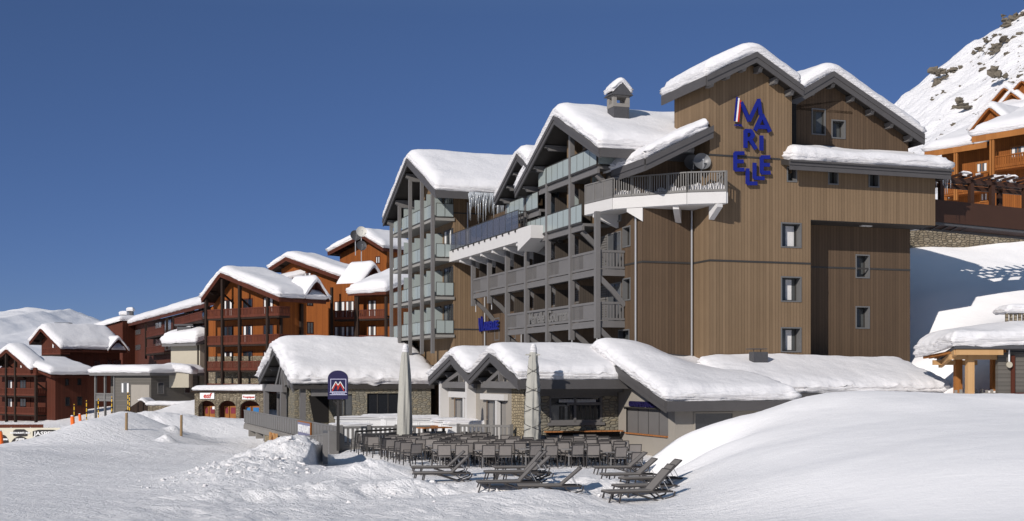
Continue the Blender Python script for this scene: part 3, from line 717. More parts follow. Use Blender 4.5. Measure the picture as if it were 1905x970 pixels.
# --- low roof over the right block
LR = [(-.9, 15.53), (2.2, 16.25)]
lf = lambda a, b: 15.53+(b+.9)*.23+0*a
MB().prism([(4.35,-.9,15.53),(4.35,2.2,16.25),(4.35,2.2,15.95),(4.35,-.9,15.23)], (10.4,0,0)).build('roof', 'soffit_dark', HT)
g = MB(); g.box(4.30,-.98,15.28,14.78,-.88,15.56); g.box(4.34,-.93,15.02,14.76,-.86,15.28); g.cyl((4.3,-1.03,15.5),(14.85,-1.03,15.5),.07,n=8); g.box(14.72,-.9,15.1,14.80,2.2,15.5); g.build('eave_board', 'fascia_grey', HT)
snow_cap(HT, lf, 4.62, 14.72, -.9, 2.15, T=.82, r=.6, seed=23, over=.2, free=(1,1,1,0), rough=.07)
icicles(HT, [(14.8,-1,15.2),(14.85,.6,15.3)], 9, .3, 1.1, 4, .035)
# --- weathered block between tower and balconies
AX = -3.06
aw = [rng_(1159,1173,420,461,'a',AX), rng_(1159,1173,517,560,'a',AX), rng_(1151,1171,613,645,'a',AX)]
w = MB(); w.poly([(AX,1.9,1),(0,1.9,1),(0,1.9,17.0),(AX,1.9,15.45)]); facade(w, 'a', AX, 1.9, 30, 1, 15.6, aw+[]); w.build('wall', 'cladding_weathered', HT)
for h in aw: deep_window(HT, 'a', AX, *h, depth=.28)
# body behind so nothing is hollow
w = MB(); w.box(AX+.35,4.3,1,13.9,14,15.5); w.box(6.6,12,1,14.0,19.3,17.0); w.box(AX+.35,14,1,10,30,12.95); w.box(.7,.8,1,RR-.4,4.0,19); w.build_each('inner_wall', 'interior_dark', HT)
# --- roof of the lean-to slope between big gable and tower
r3 = lambda a, b: 15.2+.5*(a+3.95)+0*b
q = [(-3.95,-.42,15.2),(.0,-.42,17.175),(.0,-.42,16.85),(-3.95,-.42,14.87)]
MB().prism(q, (0,5.2,0)).build('roof', 'soffit_dark', HT)
g = MB()
for z0, z1, o in ((.04,-.30,.1),(-.30,-.62,.05)): g.prism([(-3.98,-.42-o,15.2+z0),(-.02,-.42-o,17.165+z0),(-.02,-.42-o,17.165+z1),(-3.98,-.42-o,15.2+z1)], (0,.06,0))
for z0, z1, o in ((.04,-.30,.1),(-.30,-.62,.05)): g.box(-3.98-o, -.44, 15.2+z1, -3.92-o, 3.75, 15.2+z0)
g.build('barge_board', 'fascia_grey', HT)
snow_cap(HT, r3, -3.95, -.35, -.4, 5.6, T=.62, r=.6, seed=33, over=.12, free=(1,0,1,0), rough=.09)
# --- big gable facing left
G2P = [(1.78,16.01), (8.42,19.02), (15.26,15.62)]
g2f = prof_fn(G2P, .5)
gable_roof(HT, 'a', G2P, -5.6, 8, purlins=7, wall_in=2.4, board=.36)
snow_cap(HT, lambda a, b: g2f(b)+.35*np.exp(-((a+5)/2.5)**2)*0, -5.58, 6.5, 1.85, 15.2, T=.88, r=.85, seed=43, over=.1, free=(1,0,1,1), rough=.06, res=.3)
def gwall(mt, a, b0, b1, zb, prof, drop=.3):
    f = prof_fn(prof, .01); m = MB(); ap = max(prof, key=lambda p: p[1])
    top = [(b1, float(f(b1))-drop)] + ([(ap[0], ap[1]-drop)] if b0 < ap[0] < b1 else []) + [(b0, float(f(b0))-drop)]
    m.poly([(a,b0,zb),(a,b1,zb)] + [(a,t,z) for t,z in top]); return m.build('wall', mt, HT)
gwall('cladding', AX, 4.2, 15, 15.6, G2P)
w = MB(); w.box(-4.25,5.0,13.3,AX+.02,5.35,float(g2f(5.0))-.35); w.box(-3.9,6.9,12.4,AX,7.1,15.9); w.box(-4.2,9.6,12.4,AX,10.0,18.2); w.build('wall', 'cladding', HT)
# --- small gable behind it
G1P = [(12.87,16.80), (14.85,17.85), (19.3,15.6)]; g1f = prof_fn(G1P,.5)
gable_roof(HT, 'a', G1P, -5.6, 8, purlins=5, wall_in=2.3, board=.32)
snow_cap(HT, lambda a, b: g1f(b), -5.58, 6.5, 12.9, 19.28, T=.85, r=.9, seed=53, over=.1, free=(1,0,0,1), rough=.05, res=.3)
gwall('cladding', AX, 13, 19, 12, G1P)
# --- left tower
G0A = -7.4
g0 = [H.A(812,355,G0A), H.A(758,295,G0A), H.A(713,409,G0A)]; g0f = prof_fn(g0,.6)
gable_roof(HT, 'a', g0, G0A, 12, purlins=0, board=.42)
snow_cap(HT, lambda a, b: g0f(b), G0A+.02, 12, g0[0][0]+.05, g0[2][0]-.05, T=.92, r=.85, seed=63, over=.12, free=(1,1,1,1), rough=.05, res=.35)
GX = -5.25
w = MB(); w.box(GX,30,.5,10,42.4,float(g0f(30))-.4); w.build('wall', 'cladding', HT)
m = MB(); m.poly([(GX,30,15.8),(GX,42.4,15.8),(GX,42.4,float(g0f(42.4))-.4),(GX,g0[1][0],g0[1][1]-.4),(GX,30,float(g0f(30))-.4)]); m.build('wall', 'cladding', HT)
j = MB(); 
for z in (16.0, 13.1, 7.4): j.box(GX-.02,29.97,z-.05,-2.9,29.995,z+.05)
j.build_each('cladding_joint', 'dark_frame', HT)
icicles(HT, [(-5.1,g0[0][0]-.15,g0[0][1]-.2),(-1.9,g0[0][0]-.15,g0[0][1]-.2)], 85, .3, 2.0, 8, .045)
icicles(HT, [(-5.0,g0[0][0]-.2,g0[0][1]-.1),(-1.9,g0[0][0]-.25,g0[0][1]-.1)], 90, .2, 1.0, 9, .05)
fl0 = [5.55+1.46, 9.80, 12.63, 15.61]; fl0 = [8.06-1.05, 10.85-1.05, 13.68-1.05, 16.66-1.05]
bs0 = [29.98, 32.95, 36.43, 39.8, 42.5]
for z in fl0:
    s = MB(); s.box(-6.72,29.9,z-.22,GX+.05,42.6,z); s.build('balcony', 'slab_grey', HT); bal = [o for o in C.objects if o.name.startswith('balcony')][-1]
    bal = s_last = bal
    for b0, b1 in zip(bs0[:-1], bs0[1:]): glass_rail(bal, (-6.70,b0+.14), (-6.70,b1-.14), z, 1.05, 1.4)
    glass_rail(bal, (-6.60,29.93), (GX-.02,29.93), z, 1.05, .8)
    pr = MB()
    for b in bs0[1:-1]: pr.box(-6.5,b-.04,z,GX,b+.04,z+2.1)
    pr.build_each('privacy_screen', 'frosted_glass', bal)
    for b0, b1 in zip(bs0[:-1], bs0[1:]): window(HT, 'a', GX, b0+.5, b1-.6, z+.1, z+2.2, pane='glass_grey', mull=1, curtain='curtain_white' if (int(b0)+int(z)) % 2 else None)
    window(HT, 'a', GX, 30.1, 30.9, z+.1, z+2.2, mull=0)
for i, b in enumerate(bs0):
    zt = float(g0f(b))-.45
    MB().box(-6.98,b-.13,5.6,-6.74,b+.13,zt).build('post', 'grey_timber', HT)
    m = MB(); m.prism([(-7.2,b-.16,zt+.05),(-7.2,b-.16,zt-.25),(-6.7,b-.16,zt-.55),(GX,b-.16,zt-.55),(GX,b-.16,zt+.05)], (0,.32,0)); m.build('bracket', 'grey_timber', HT)
m = MB(); m.box(GX+.6,29.8,1,8,42,4.5); m.build('wall', 'soffit_dark', HT)
for b in (31.5,35,39): MB().box(GX-.05,b,2.5,GX+.02,b+1.4,4.8).build('door', 'glass_dark', HT)
# --- long side: posts, timber balconies
PXP = -4.72
bp = [4.2, 8.0, 11.8, 15.6, 19.35, 23.15, 26.85]
tops = [float(g2f(4.2))-.4, float(g2f(8.0))-.45, 15.6, 12.5, 12.5, 12.5, 12.5]; tops[0] = 13.0
bots = [6.35-.35, 6.0, 6.0, 6.0, 6.0, 8.95, 8.95]
for b, z0, z1 in zip(bp, bots, tops): MB().box(PXP-.14,b-.14,z0,PXP+.14,b+.14,z1).build('post', 'grey_timber', HT)
MB().box(PXP-.12,8.0-.12,15,PXP+.12,8.0+.12,float(g2f(8))-.4).build('post', 'grey_timber', HT)
for b in (15.65,19.3): MB().box(PXP-.14,b-.14,13.2,PXP+.14,b+.14,float(g1f(b))-.3).build('post', 'grey_timber', HT)
def curved_bracket(m, b, z, a0=AX, a1=PXP, drop=1.7):
    pts = [(a0,b,z-drop),(a0-(a0-a1)*.45,b,z-drop*.52),(a1+.05,b,z-.1)]
    for p, q in zip(pts[:-1], pts[1:]): m.bar(p, q, .14, .28, up=(0,0,1))
def timber_balcony(z, segs, b_end, br_at, letters=None):
    s = MB(); s.box(PXP,segs[0],z-.14,AX,segs[-1],z); s.box(PXP-.04,segs[0]+.1,z-.36,PXP+.12,segs[-1],z-.14); s.box(PXP+.1,segs[0]-.02,z-.36,AX,segs[0]+.14,z-.14)
    bal = s.build('balcony', 'grey_timber', HT)
    for i, (b0, b1) in enumerate(zip(segs[:-1], segs[1:])):
        if letters and i in letters:
            r = MB(); r.bar((PXP,b0+.14,z+1.0),(PXP,b1-.14,z+1.0),.1,.13); r.bar((PXP,b0+.14,z+.12),(PXP,b1-.14,z+.12),.07,.14); r.box(PXP+.05,b0+.14,z+.18,PXP+.07,b1-.14,z+.95); rr = r.build('railing', 'grey_timber', bal)
        else:
            slat_rail((PXP,b0+.14),(PXP,b1-.14),z,1.06,.15,.055,.03,.13,dense=(b1-b0)/2+.01).build('railing', 'grey_timber', bal)
    slat_rail((PXP+.14,segs[0]),(AX-.02,segs[0]),z,1.06,.17,.10,.03,.13).build('railing', 'grey_timber', bal)
    for b in br_at: br = MB(); curved_bracket(br, b, z-.3); br.build('bracket', 'grey_timber', bal)
    st = MB()
    for b in br_at: st.cyl((PXP+.8,b+1.9,z-.3),(PXP+.8,b+1.9,z-1.2),.035,n=6)
    st.build_each('lamp', 'pipe_metal', bal)
    return bal
b3 = timber_balcony(9.83, bp, 0, bp)
b2 = timber_balcony(6.97, bp[:5], 0, bp[:5], letters=(1,2))
for txt, bc in (('Marielle', (bp[2]+bp[3])/2), ('Gourmand', (bp[1]+bp[2])/2)):
    place_text('lettering', b2, txt, .98, (PXP-.03, bc, 7.48), (0,-1,0), 'rail_grey', .05, .02, sx=.86)
# doors / french windows with shutters behind the balconies
for z in (6.97, 9.83, 12.6):
    for k, (b0, b1) in enumerate(zip(bp[:-1], bp[1:])):
        if z < 7 and k > 3: continue
        if z > 12 and k > 2: continue
        window(HT, 'a', AX, b0+.5, b0+2.3, z+.05, z+2.15, pane='glass_grey', mull=1, fm='rail_grey')
        sh = MB()
        for i in range(15): sh.box(AX-.06, b0+2.42, z+.1+i*.14, AX-.02, b1-.45, z+.21+i*.14)
        sh.build('shutter', 'rail_grey', HT)
        MB().box(AX-1.2,b1-.1,z,AX,b1+.04,z+2.2).build('privacy_screen', 'cladding_dark', HT)
for bb, z in ((22.4,6.9),(25.9,6.9)): deep_window(HT, 'a', AX, bb, bb+1.0, z-.4, z+1.2, depth=.06)
for bb in (5.0,9.2,12.4,17.0,21.0,25.5):
    window(HT, 'a', AX, bb, bb+1.3, 3.4, 4.9, mull=0)
for bb in (6.9,10.8): MB().box(AX-.5,bb,2.5,AX-.02,bb+.5,5.2).build('pillar', 'render_beige', HT)
# frosted balconies in the gables
def glass_balcony(z, b0, b1, parts, ret=True, a=PXP, floor=True):
    s = MB(); s.box(a-.02,b0,z-.16,AX,b1,z); s.box(a-.08,b0,z-.4,a+.06,b1,z-.16); bal = s.build('balcony', 'grey_timber', HT)
    for p0, p1 in parts: glass_rail(bal, (a-.1,p0), (a-.1,p1), z, 1.1, .95)
    if ret: glass_rail(bal, (a-.05,b0), (AX-.4,b0), z, 1.1, .9)
    for p in parts: br = MB(); curved_bracket(br, p[0]+.3, z-.35, a1=a); br.build('bracket', 'grey_timber', bal)
    return bal
glass_balcony(15.5, 4.0, 13.2, [(4.05,7.85),(8.15,11.8),(11.9,13.2)])
glass_balcony(12.58, 6.2, 15.6, [(6.2,7.85),(8.15,11.7),(11.9,15.5)], ret=False)
glass_balcony(14.25, 13.2, 19.6, [(13.3,15.4),(15.8,19.5)], ret=False)
m = MB(); m.box(AX-1.3,8.9,12.6,AX,8.98,14.7); m.box(AX-1.3,12.2,12.6,AX,12.28,14.7); m.box(AX-1.2,5.9,13.3,AX,5.96,15.2); m.build_each('privacy_screen', 'frosted_glass', HT)
for b0, b1, z in ((5.6,7.2,15.6),(9.2,11.4,15.6),(14.2,16.0,14.3)): window(HT, 'a', AX, b0, b1, z, z+1.9, pane='glass_grey', mull=1)
MB().box(AX-.6,7.9,17.2,AX,8.9,18.2).build('window', 'glass_grey', HT)
# --- white roof terrace round the corner
TZ = 13.6; TO = [(.42,-1.04), (-1.34,.0), (-4.22,3.13), (-4.62,6.1)]; TI = [(AX,6.1),(AX,1.9),(0,1.9),(0,0),(.42,-.0)]
def ring(z): return [(x,y,z) for x,y in TO+TI]
s = MB(); s.prism(ring(TZ-.62), (0,0,.62)); ter = s.build('terrace', 'render_white', HT)
lp = MB()
for p, q in zip(TO[:-1], TO[1:]): lp.bar((*p,TZ-.28),(*q,TZ-.28),.16,.60)
lp.bar((.46,-1.06,TZ-.28),(.46,-.02,TZ-.28),.10,.60)
lp.build('parapet', 'render_white', ter)
br = MB()
for (x, y), (wx, wy) in (((-4.5,5.2),(AX,5.2)), ((-3.6,2.6),(AX+.1,1.95)), ((-1.7,.6),(-.9,1.9)), ((.1,-.95),(.1,-.02))):
    d = Vector((wx-x, wy-y, 0)); n = Vector((-d.y, d.x, 0)).normalized()*.16
    br.prism([Vector((x,y,TZ-.6))-n, Vector((wx,wy,TZ-.6))-n, Vector((wx,wy,TZ-1.35))-n, Vector((x,y,TZ-.78))-n], n*2)
br.build_each('bracket', 'render_white', ter)
RH = 1.12
for i, (p, q) in enumerate(zip(TO[:-1], TO[1:])):
    slat_rail(p, q, TZ+.02, RH, .135, .05 if i < 2 else .11, .03, .07).build('railing', 'rail_grey', ter)
    pm = MB()
    n = 3 if i != 1 else 4
    for k in range(n+1):
        x = p[0]+(q[0]-p[0])*k/n; y = p[1]+(q[1]-p[1])*k/n
        if k in (0,n) or i > 0: pm.box(x-.05,y-.05,TZ,x+.05,y+.05,TZ+RH+.02)
    pm.build_each('railing_post', 'rail_grey', ter)
slat_rail((.42,-1.0),(.42,-.05),TZ+.02,RH,.135,.05,.03,.07).build('railing', 'rail_grey', ter)
s = MB(); n_ = 60; Pg = []
for i in range(n_):
    t = i/(n_-1)*3; k = min(2, int(t)); u = t-k; x = TO[k][0]+(TO[k+1][0]-TO[k][0])*u; y = TO[k][1]+(TO[k+1][1]-TO[k][1])*u
    c = Vector((-1.2,3.6)) ; d = (c-Vector((x,y))).normalized(); h = .42+.12*math.sin(i*1.7)+.08*math.sin(i*.6)
    Pg.append([(x+d.x*.08,y+d.y*.08,TZ+.01),(x+d.x*.12,y+d.y*.12,TZ+h*.8),(x+d.x*.4,y+d.y*.4,TZ+h),(x+d.x*1.1,y+d.y*1.1,TZ+h*.9),(x+d.x*1.5,y+d.y*1.5,TZ+.01)])
s.grid(Pg); s.build('terrace_snow', 'roof_snow', ter, smooth=True)
# --- white slab of the left terrace
s = MB(); s.box(-5.6,14.8,12.35,AX,30,13.12); s.prism([(-5.62,14.8,13.14),(-5.62,12.4,13.14),(-5.62,12.4,12.35),(-5.62,14.8,11.75)],(1.4,0,0)) ; lt = s.build('terrace', 'render_white', HT)
br = MB()
for b in np.arange(15.3, 30, 2.45): br.prism([(-5.5,b-.15,12.35),(AX,b-.15,12.35),(AX,b-.15,11.45),(-5.5,b-.15,12.15)], (0,.3,0))
br.build_each('bracket', 'render_white', lt)
glass_rail(lt, (-5.5,15.0), (-5.5,29.9), 13.14, 1.25, 1.25, mt='tinted_glass'); 
slat_rail((-5.45,15.0),(-3.4,15.0),13.14,1.2,.2,.05,.03,.06).build('railing', 'dark_frame', lt)
f = MB()
for b in np.arange(15.2,30,1.24): f.box(-5.68,b-.06,12.98,-5.5,b+.06,13.16)
f.build_each('rail_foot', 'dark_frame', lt)
snow_cap(HT, lambda a, b: 13.12+0*a, -5.3, 5, 20, 29.9, T=.35, r=.4, seed=71, over=.02, free=(1,0,1,0))
# --- pipes, dishes, chimney
for a, b, z0, z1 in ((AX-.12, 2.5, 2, 12.9), (-.15,1.78,2,12.95), (AX-.12,20.9,2,8.9), (AX-.12,28.9,2,12.4), (-4.2,29.85,12.9,16.8)):
    MB().cyl((a,b,z0),(a,b,z1),.055,n=8).build('downpipe', 'pipe_metal', HT)
c = MB(); ca, cb = -2.65, 6.0
c.box(ca-.48,cb-.45,17.2,ca+.48,cb+.45,19.24); ch = c.build('chimney', 'slate', HT)
c = MB(); c.box(ca-.50,cb-.47,19.19,ca+.50,cb+.47,19.39); c.box(ca-.50,cb-.47,19.39,ca-.3,cb-.2,19.79); c.box(ca+.3,cb-.47,19.39,ca+.50,cb-.2,19.79); c.box(ca-.50,cb+.2,19.39,ca-.3,cb+.47,19.79); c.box(ca+.3,cb+.2,19.39,ca+.50,cb+.47,19.79); c.box(ca-.50,cb-.47,19.76,ca+.50,cb+.47,19.90); c.build('chimney_pot', 'concrete', ch)
c = MB(); c.prism([(ca-.66,cb-.62,19.84),(ca+.66,cb-.62,19.84),(ca,cb-.62,20.54)], (0,1.24,0)); c.build('chimney_roof', 'slate', ch)
cf = prof_fn([(ca-.7,19.94),(ca,20.54),(ca+.7,19.94)],.15)
snow_cap(ch, lambda a, b: cf(a), ca-.6, ca+.6, cb-.58, cb+.58, T=.42, r=.4, seed=5, over=.05, res=.12, name='snow_cap')
# --- entrance-level vents on the slate strip below the tower
# --- satellite dishes on the terrace rail
def dish(root, c, n, R, mt, depth=.28):
    n = Vector(n).normalized(); x = n.cross(Vector((0,0,1))).normalized(); y = x.cross(n); P_ = []
    for i in range(25):
        t = 2*math.pi*i/24; row = []
        for k in range(7):
            r = R*k/6; row.append(tuple(Vector(c)+x*(r*math.cos(t))+y*(r*math.sin(t))+n*(depth*(k/6)**2)))
        P_.append(row)
    m = MB(); m.grid(P_); 
    P2 = [[tuple(Vector(p)-n*.03) for p in row] for row in P_]; m.grid(P2)
    m.grid([[r1[-1], r2[-1]] for r1, r2 in zip(P_, P2)])
    o = m.build('dish', mt, root, smooth=True)
    a = MB(); e = Vector(c)+n*(R*.85); a.bar(Vector(c)-y*R*.9+n*.2, e, .03, .03); a.cyl(e, e-n*.15, .05, .04, 8); a.build('feed_arm', 'pipe_metal', root); return o
for i, (px, py, Y, R) in enumerate(((1305,303,68.9,.47),(1287,305,69.9,.46))):
    x, y, z = at(px, py, Y); r = empty('satellite_dish', (x, y, z-1.6), 0, ('shiny grey satellite dish at the terrace corner, the nearer of the pair' if i == 0 else 'grey satellite dish half hidden behind its twin on the terrace'), 'satellite dish', 'satellite dishes on the white terrace')
    dish(r, (0,0,1.6), (.1,-.9,.25), R, 'dish_grey', .2); m = MB(); m.cyl((0,.15,0),(0,.1,1.6),.035); m.cyl((-.3,.15,.0),(.3,.15,.0),.03); m.build('mast', 'pipe_metal', r)
# ------------------------------------------------------------------ lettering on the hotel
def zpt(x, y): return H.B(1350+x/5.24, 170+y/5.24, -.14)
sg_ = root_of(H, 'hotel_sign', 'large blue letters stacked on the tower wall with a white and red stripe', 'sign')
def letter(strokes, mt='sign_blue', w=.21, name='letter', dep=.09):
    m = MB()
    for k, pts in enumerate(strokes):
        pp = [zpt(*p) for p in pts]
        for i, (p, q) in enumerate(zip(pp[:-1], pp[1:])):
            d = Vector((q[0]-p[0], 0, q[1]-p[1])); L_ = d.length; d.normalize(); n = Vector((-d.z, 0, d.x))*(w/2)
            e = d*(w*.15); P0 = Vector((p[0], -.17-dep/2-.002*k-.001*i, p[1]))-e; P1 = Vector((q[0], -.17-dep/2-.002*k-.001*i, q[1]))+e
            m.prism([P0-n, P1-n, P1+n, P0+n], (0, dep, 0))
    return m.build(name, mt, sg_)
letter([[(110,62),(86,290)]], w=.09)
letter([[(122,72),(100,296)]], 'white_plastic', .10, 'stripe'); letter([[(137,92),(116,298)]], 'sign_red', .10, 'stripe')
letter([[(150,112),(224,290),(312,105)],[(318,82),(338,228)]], w=.20)
letter([[(352,235),(285,380)],[(352,235),(425,392)],[(318,350),(392,352)]])
letter([[(190,388),(190,548)],[(190,388),(240,390),(264,428),(240,466),(190,470)],[(232,468),(288,560)]])
letter([[(346,440),(346,575)]])
letter([[(90,606),(90,768)],[(90,606),(172,606)],[(90,686),(165,686)],[(90,766),(172,766)]], w=.20)
letter([[(210,760),(210,900)],[(210,900),(298,900)]], w=.20)
letter([[(278,705),(278,848)],[(278,848),(368,850)]], w=.20)
letter([[(348,645),(348,796)],[(348,645),(424,645)],[(348,718),(420,720)],[(348,796),(426,796)]], w=.20)
o_ = zpt(130,328); place_text('lettering', sg_, 'HOTEL', .15, (o_[0]-.02, -.12, o_[1]-.03), (1,0,0), 'sign_blue', .06, .004, sx=1.0)
m = MB()
for x, y in ((100,200),(225,230),(325,160),(320,300),(392,310),(200,440),(346,500),(95,690),(215,830),(285,780),(355,720)):
    a_, z_ = zpt(x, y); m.cyl((a_,-.11,z_),(a_,.02,z_),.02,n=6)
m.build_each('fixing', 'pipe_metal', sg_)
s2 = root_of(H, 'wall_sign', 'small blue lettering starting with a tall red and white M low on the side wall', 'sign')
b0, z0 = H.A(913,607,AX-.2); wl_ = H.A(899,607,AX-.2)[0]-H.A(928,607,AX-.2)[0]
place_text('lettering', s2, 'ARIELLE', .86, (AX-.2, b0, z0), (0,-1,0), 'sign_blue', .12, .03, sx=wl_/3.3)
bm = H.A(889,607,AX-.2)[0]; bm2 = H.A(898,607,AX-.2)[0]; wm = bm-bm2
def strokeA(pts, mt, w, nm, off):
    m = MB()
    for k, (p, q) in enumerate(zip(pts[:-1], pts[1:])):
        p = Vector((AX-.2-off-.003*k, bm-wm*p[0], z0+p[1])); q = Vector((AX-.2-off-.003*k, bm-wm*q[0], z0+q[1])); m.bar(p, q, w, .12, up=(1,0,0))
    return m.build(nm, mt, s2)
strokeA([(-.12,-.32),(.04,.72)], 'white_plastic', .10, 'stripe', .0); strokeA([(.0,-.32),(.16,.66)], 'sign_red', .12, 'stripe', .003)
strokeA([(.2,.7),(.5,-.3),(.85,.78),(.95,-.3)], 'sign_blue', .15, 'letter', .006)

# ------------------------------------------------------------------ restaurant, low buildings in front
ES = root_of(H, 'snack_bar', 'low beige snack bar with a grey shutter under a snow laden gable roof', 'building')
SP = [(-7.2, 2.70), (1.4, 5.25), (4.1, 4.15)]; SA = -6.1
sf = prof_fn(SP, .5); s_end = H.B(1482,742,-7.2)[0]
gable_roof(ES, 'a', SP, SA, -2.7, purlins=7, wall_in=1.0, board=.38)
MB().prism([(-2.7,-7.2,2.70),(-2.7,-.05,4.0),(-2.7,-.05,3.7),(-2.7,-7.2,2.40)], (s_end+2.7,0,0)).build('roof', 'soffit_dark', ES)
MB().box(-2.7,-7.27,2.25,s_end,-7.2,2.73).build('eave_board', 'fascia_grey', ES)
def snf(a, b):
    k = sstep(-4.6, -.6, a); lo = 2.70+(b+7.2)*.182
    return sf(b)*(1-k)+lo*k-.12*np.clip((b+4)/4,0,1)*k
snow_cap(ES, snf, SA+.02, s_end, -7.15, 1.85, T=.74, r=.75, seed=101, over=.16, free=(1,1,1,0), rough=.075, res=.16)
w = MB(); GA = -5.28
q0 = H.A(1165,757,GA); q1 = H.A(1243,812,GA); hatch = (q1[0], q0[0], q1[1], q0[1]-.05)
hz = float(sf(-6.46))-.35; ap = 1.4
facade(w, 'a', GA, -6.46, .1, -.2, hz, [(hatch[0],hatch[1],hatch[2],min(hz-.01,hatch[3]))])
w.poly([(GA,-6.46,hz),(GA,.1,hz),(GA,.1,float(sf(.1))-.35)])
facade(w, 'b', -6.46, GA, 3.6, -.2, hz, [rng_(1293,1362,769,802,'b',-6.46)])
w.build('wall', 'render_beige', ES)
m = MB(); m.box(GA+.12,hatch[0]-.1,hatch[2]-.1,GA+.2,hatch[1]+.1,hatch[3]+.1); hh = m.build('shutter', 'grey_timber', ES)
m = MB()
for k in (.25,.5,.75): t = hatch[0]+(hatch[1]-hatch[0])*k; m.box(GA+.10,t-.012,hatch[2],GA+.13,t+.012,hatch[3])
m.build('shutter_joint', 'dark_frame', hh)
m = MB(); m.box(GA-.12,hatch[0]-.2,hatch[3],GA+.1,hatch[1]+.2,hatch[3]+.06); m.build('drip_ledge', 'dark_frame', ES)
m = MB(); m.box(GA-.1,hatch[0],hatch[2]-.06,GA+.1,hatch[1],hatch[2]); m.build('counter', 'bench_wood', ES)
r_ = rng_(1293,1362,769,802,'b',-6.46); window(ES, 'b', -6.46, *r_, fm='render_beige', pane='glass_dark', mull=0); MB().box((r_[0]+r_[1])/2,-6.40,r_[2],(r_[0]+r_[1])/2+.12,-6.3,r_[3]-.2).build('mullion','concrete',ES)
MB().box(GA+.3,-6.2,-.2,3.4,1.7,2.6).build('inner_wall', 'interior_dark', ES)
MB().box(GA+.5,-3.8,-.2,3.4,1.7,3.0).build('inner_wall', 'interior_dark', ES)
# far half of the gable: truss over the recessed stone bay
m = MB(); m.bar((SA+.5,4.0,3.35),(SA+.5,-.05,3.35),.2,.34); m.bar((SA+.5,1.2,3.5),(SA+.5,1.2,4.9),.2,.2); m.bar((SA+.5,2.9,3.5),(SA+.5,.9,4.6),.18,.2); m.build('truss', 'grey_timber', ES)
# end roof running on to the right
SR = root_of(H, 'service_wing', 'low wing right of the snack bar, roof buried under a long bank of snow', 'building')
S2A0, S2A1 = s_end+.02, H.B(1772,735,-4.6)[0]
sr = lambda a, b: 3.0+(b+4.6)*.30+0*a
MB().prism([(S2A0,-4.6,3.0),(S2A0,-.05,4.36),(S2A0,-.05,4.1),(S2A0,-4.6,2.74)], (S2A1-S2A0,0,0)).build('roof', 'soffit_dark', SR)
MB().box(S2A0,-4.68,2.66,S2A1,-4.6,3.03).build('eave_board', 'fascia_grey', SR)
snow_cap(SR, sr, S2A0-1.6, S2A1, -4.6, -.1, T=.72, r=1.3, seed=111, over=.15, free=(1,1,1,0), rough=.09, res=.16)
MB().box(S2A0+.2,-4.0,0,S2A1-.6,-.1,2.8).build('wall', 'concrete', SR)
m = MB(); m.box(1.75,-1.6,4.3,2.6,-1.1,5.18)
v = m.build('roof_vent', 'slate', ES); m = MB(); m.box(1.6,-1.7,5.32,2.5,-1.0,5.36); m.cyl((1.8,-1.5,5.1),(1.8,-1.5,5.35),.02,n=5); m.cyl((2.4,-1.2,5.1),(2.4,-1.2,5.35),.02,n=5); m.build('vent_cap', 'slate', v)
m = MB(); m.prism([(-3.0,1.0,4.85),(-.1,1.0,4.6),(-.1,1.86,4.95),(-3.0,1.86,5.2)], (0,0,.06)); m.build('slate_strip', 'slate', ES)
# middle restaurant
EM = root_of(H, 'restaurant', 'beige and stone restaurant with twin snow covered gables beside the terrace', 'building')
MA = -10.5; MO = -11.4
M2 = [(-.9, 3.72), (4.3, 5.6), (8.6, 3.95)]; M1 = [(8.6, 3.95), (12.9, 5.45), (17.4, 3.75)]
m2n = H.A(966,708,MO); m2a = H.A(913,657,MO); m2f = H.A(874,700,MO); m1a = H.A(840,662,MO); m1f = H.A(799,703,MO)
M2 = [m2n, m2a, m2f]; M1 = [m2f, m1a, m1f]
print('restaurant profile', M2, M1)
for pr, sd in ((M2,121),(M1,131)): gable_roof(EM, 'a', pr, MO, -3.2, purlins=5, wall_in=.85, board=.36)
allp = [m2n, m2a, m2f, m1a, m1f]; mf_ = prof_fn(allp, .7)
snow_cap(EM, lambda a, b: mf_(b), MO+.02, -4.75, m2n[0]+.03, m1f[0]-.03, T=.72, r=.7, seed=121, over=.15, free=(1,1,1,1), rough=.07, res=.18)
NB = .1                                                             # stone front with the wide window
wr = rng_(1022,1121,737,787,'b',NB)
w = MB(); facade(w, 'b', NB, MA, -5.3, -.2, m2n[1]-.1, [wr]); w.build('wall', 'stone', EM)
w = MB(); w.box(MA-.02,NB-.02,-.2,MA+.8,NB+.02,3.2)
m = MB(); m.poly([(MA,NB,-.2),(MA,NB+1.9,-.2),(MA,NB+1.9,4.2),(MA,NB,3.9)]); m.build('pier', 'stone_warm', EM)
m = MB(); m.box(MA+.1,NB+.22,wr[2]-.2,-5.3,NB+.3,wr[3]+.2); m.build('inner_wall', 'interior_dark', EM)
f = MB(); r0,r1,z0,z1 = wr
for a,b,c_,d in ((r0,r1,z0,z0+.13),(r0,r1,z1-.1,z1),(r0,r0+.1,z0,z1),(r1-.12,r1,z0,z1),(r0+1.0,r1,z0+(z1-z0)*.66,z0+(z1-z0)*.66+.14),((r0+r1)/2-.1,(r0+r1)/2+.02,z0,z1)): f.box(a,NB+.02,c_,b,NB+.14,d)
wi = f.build('window', 'grey_timber', EM)
MB().box(r0,NB+.16,z0,r1,NB+.19,z1).build('pane', 'glass_dark', wi)
k = MB(); rr = random.Random(3); x = r0+.6
while x < r1-.2: k.box(x,NB+.145,z0+.15,x+.13,NB+.158,z0+(z1-z0)*.62); x += rr.choice((.17,.2,.3))
k.build('curtain', 'curtain_dark', wi)
k = MB()
for i in range(24): xx = r0+.6+i*(r1-r0-.9)/24; k.cyl((xx,NB+.10,z0+(z1-z0)*.66+.14),(xx,NB+.10,z0+(z1-z0)*.66+.30),.05,.03,6)
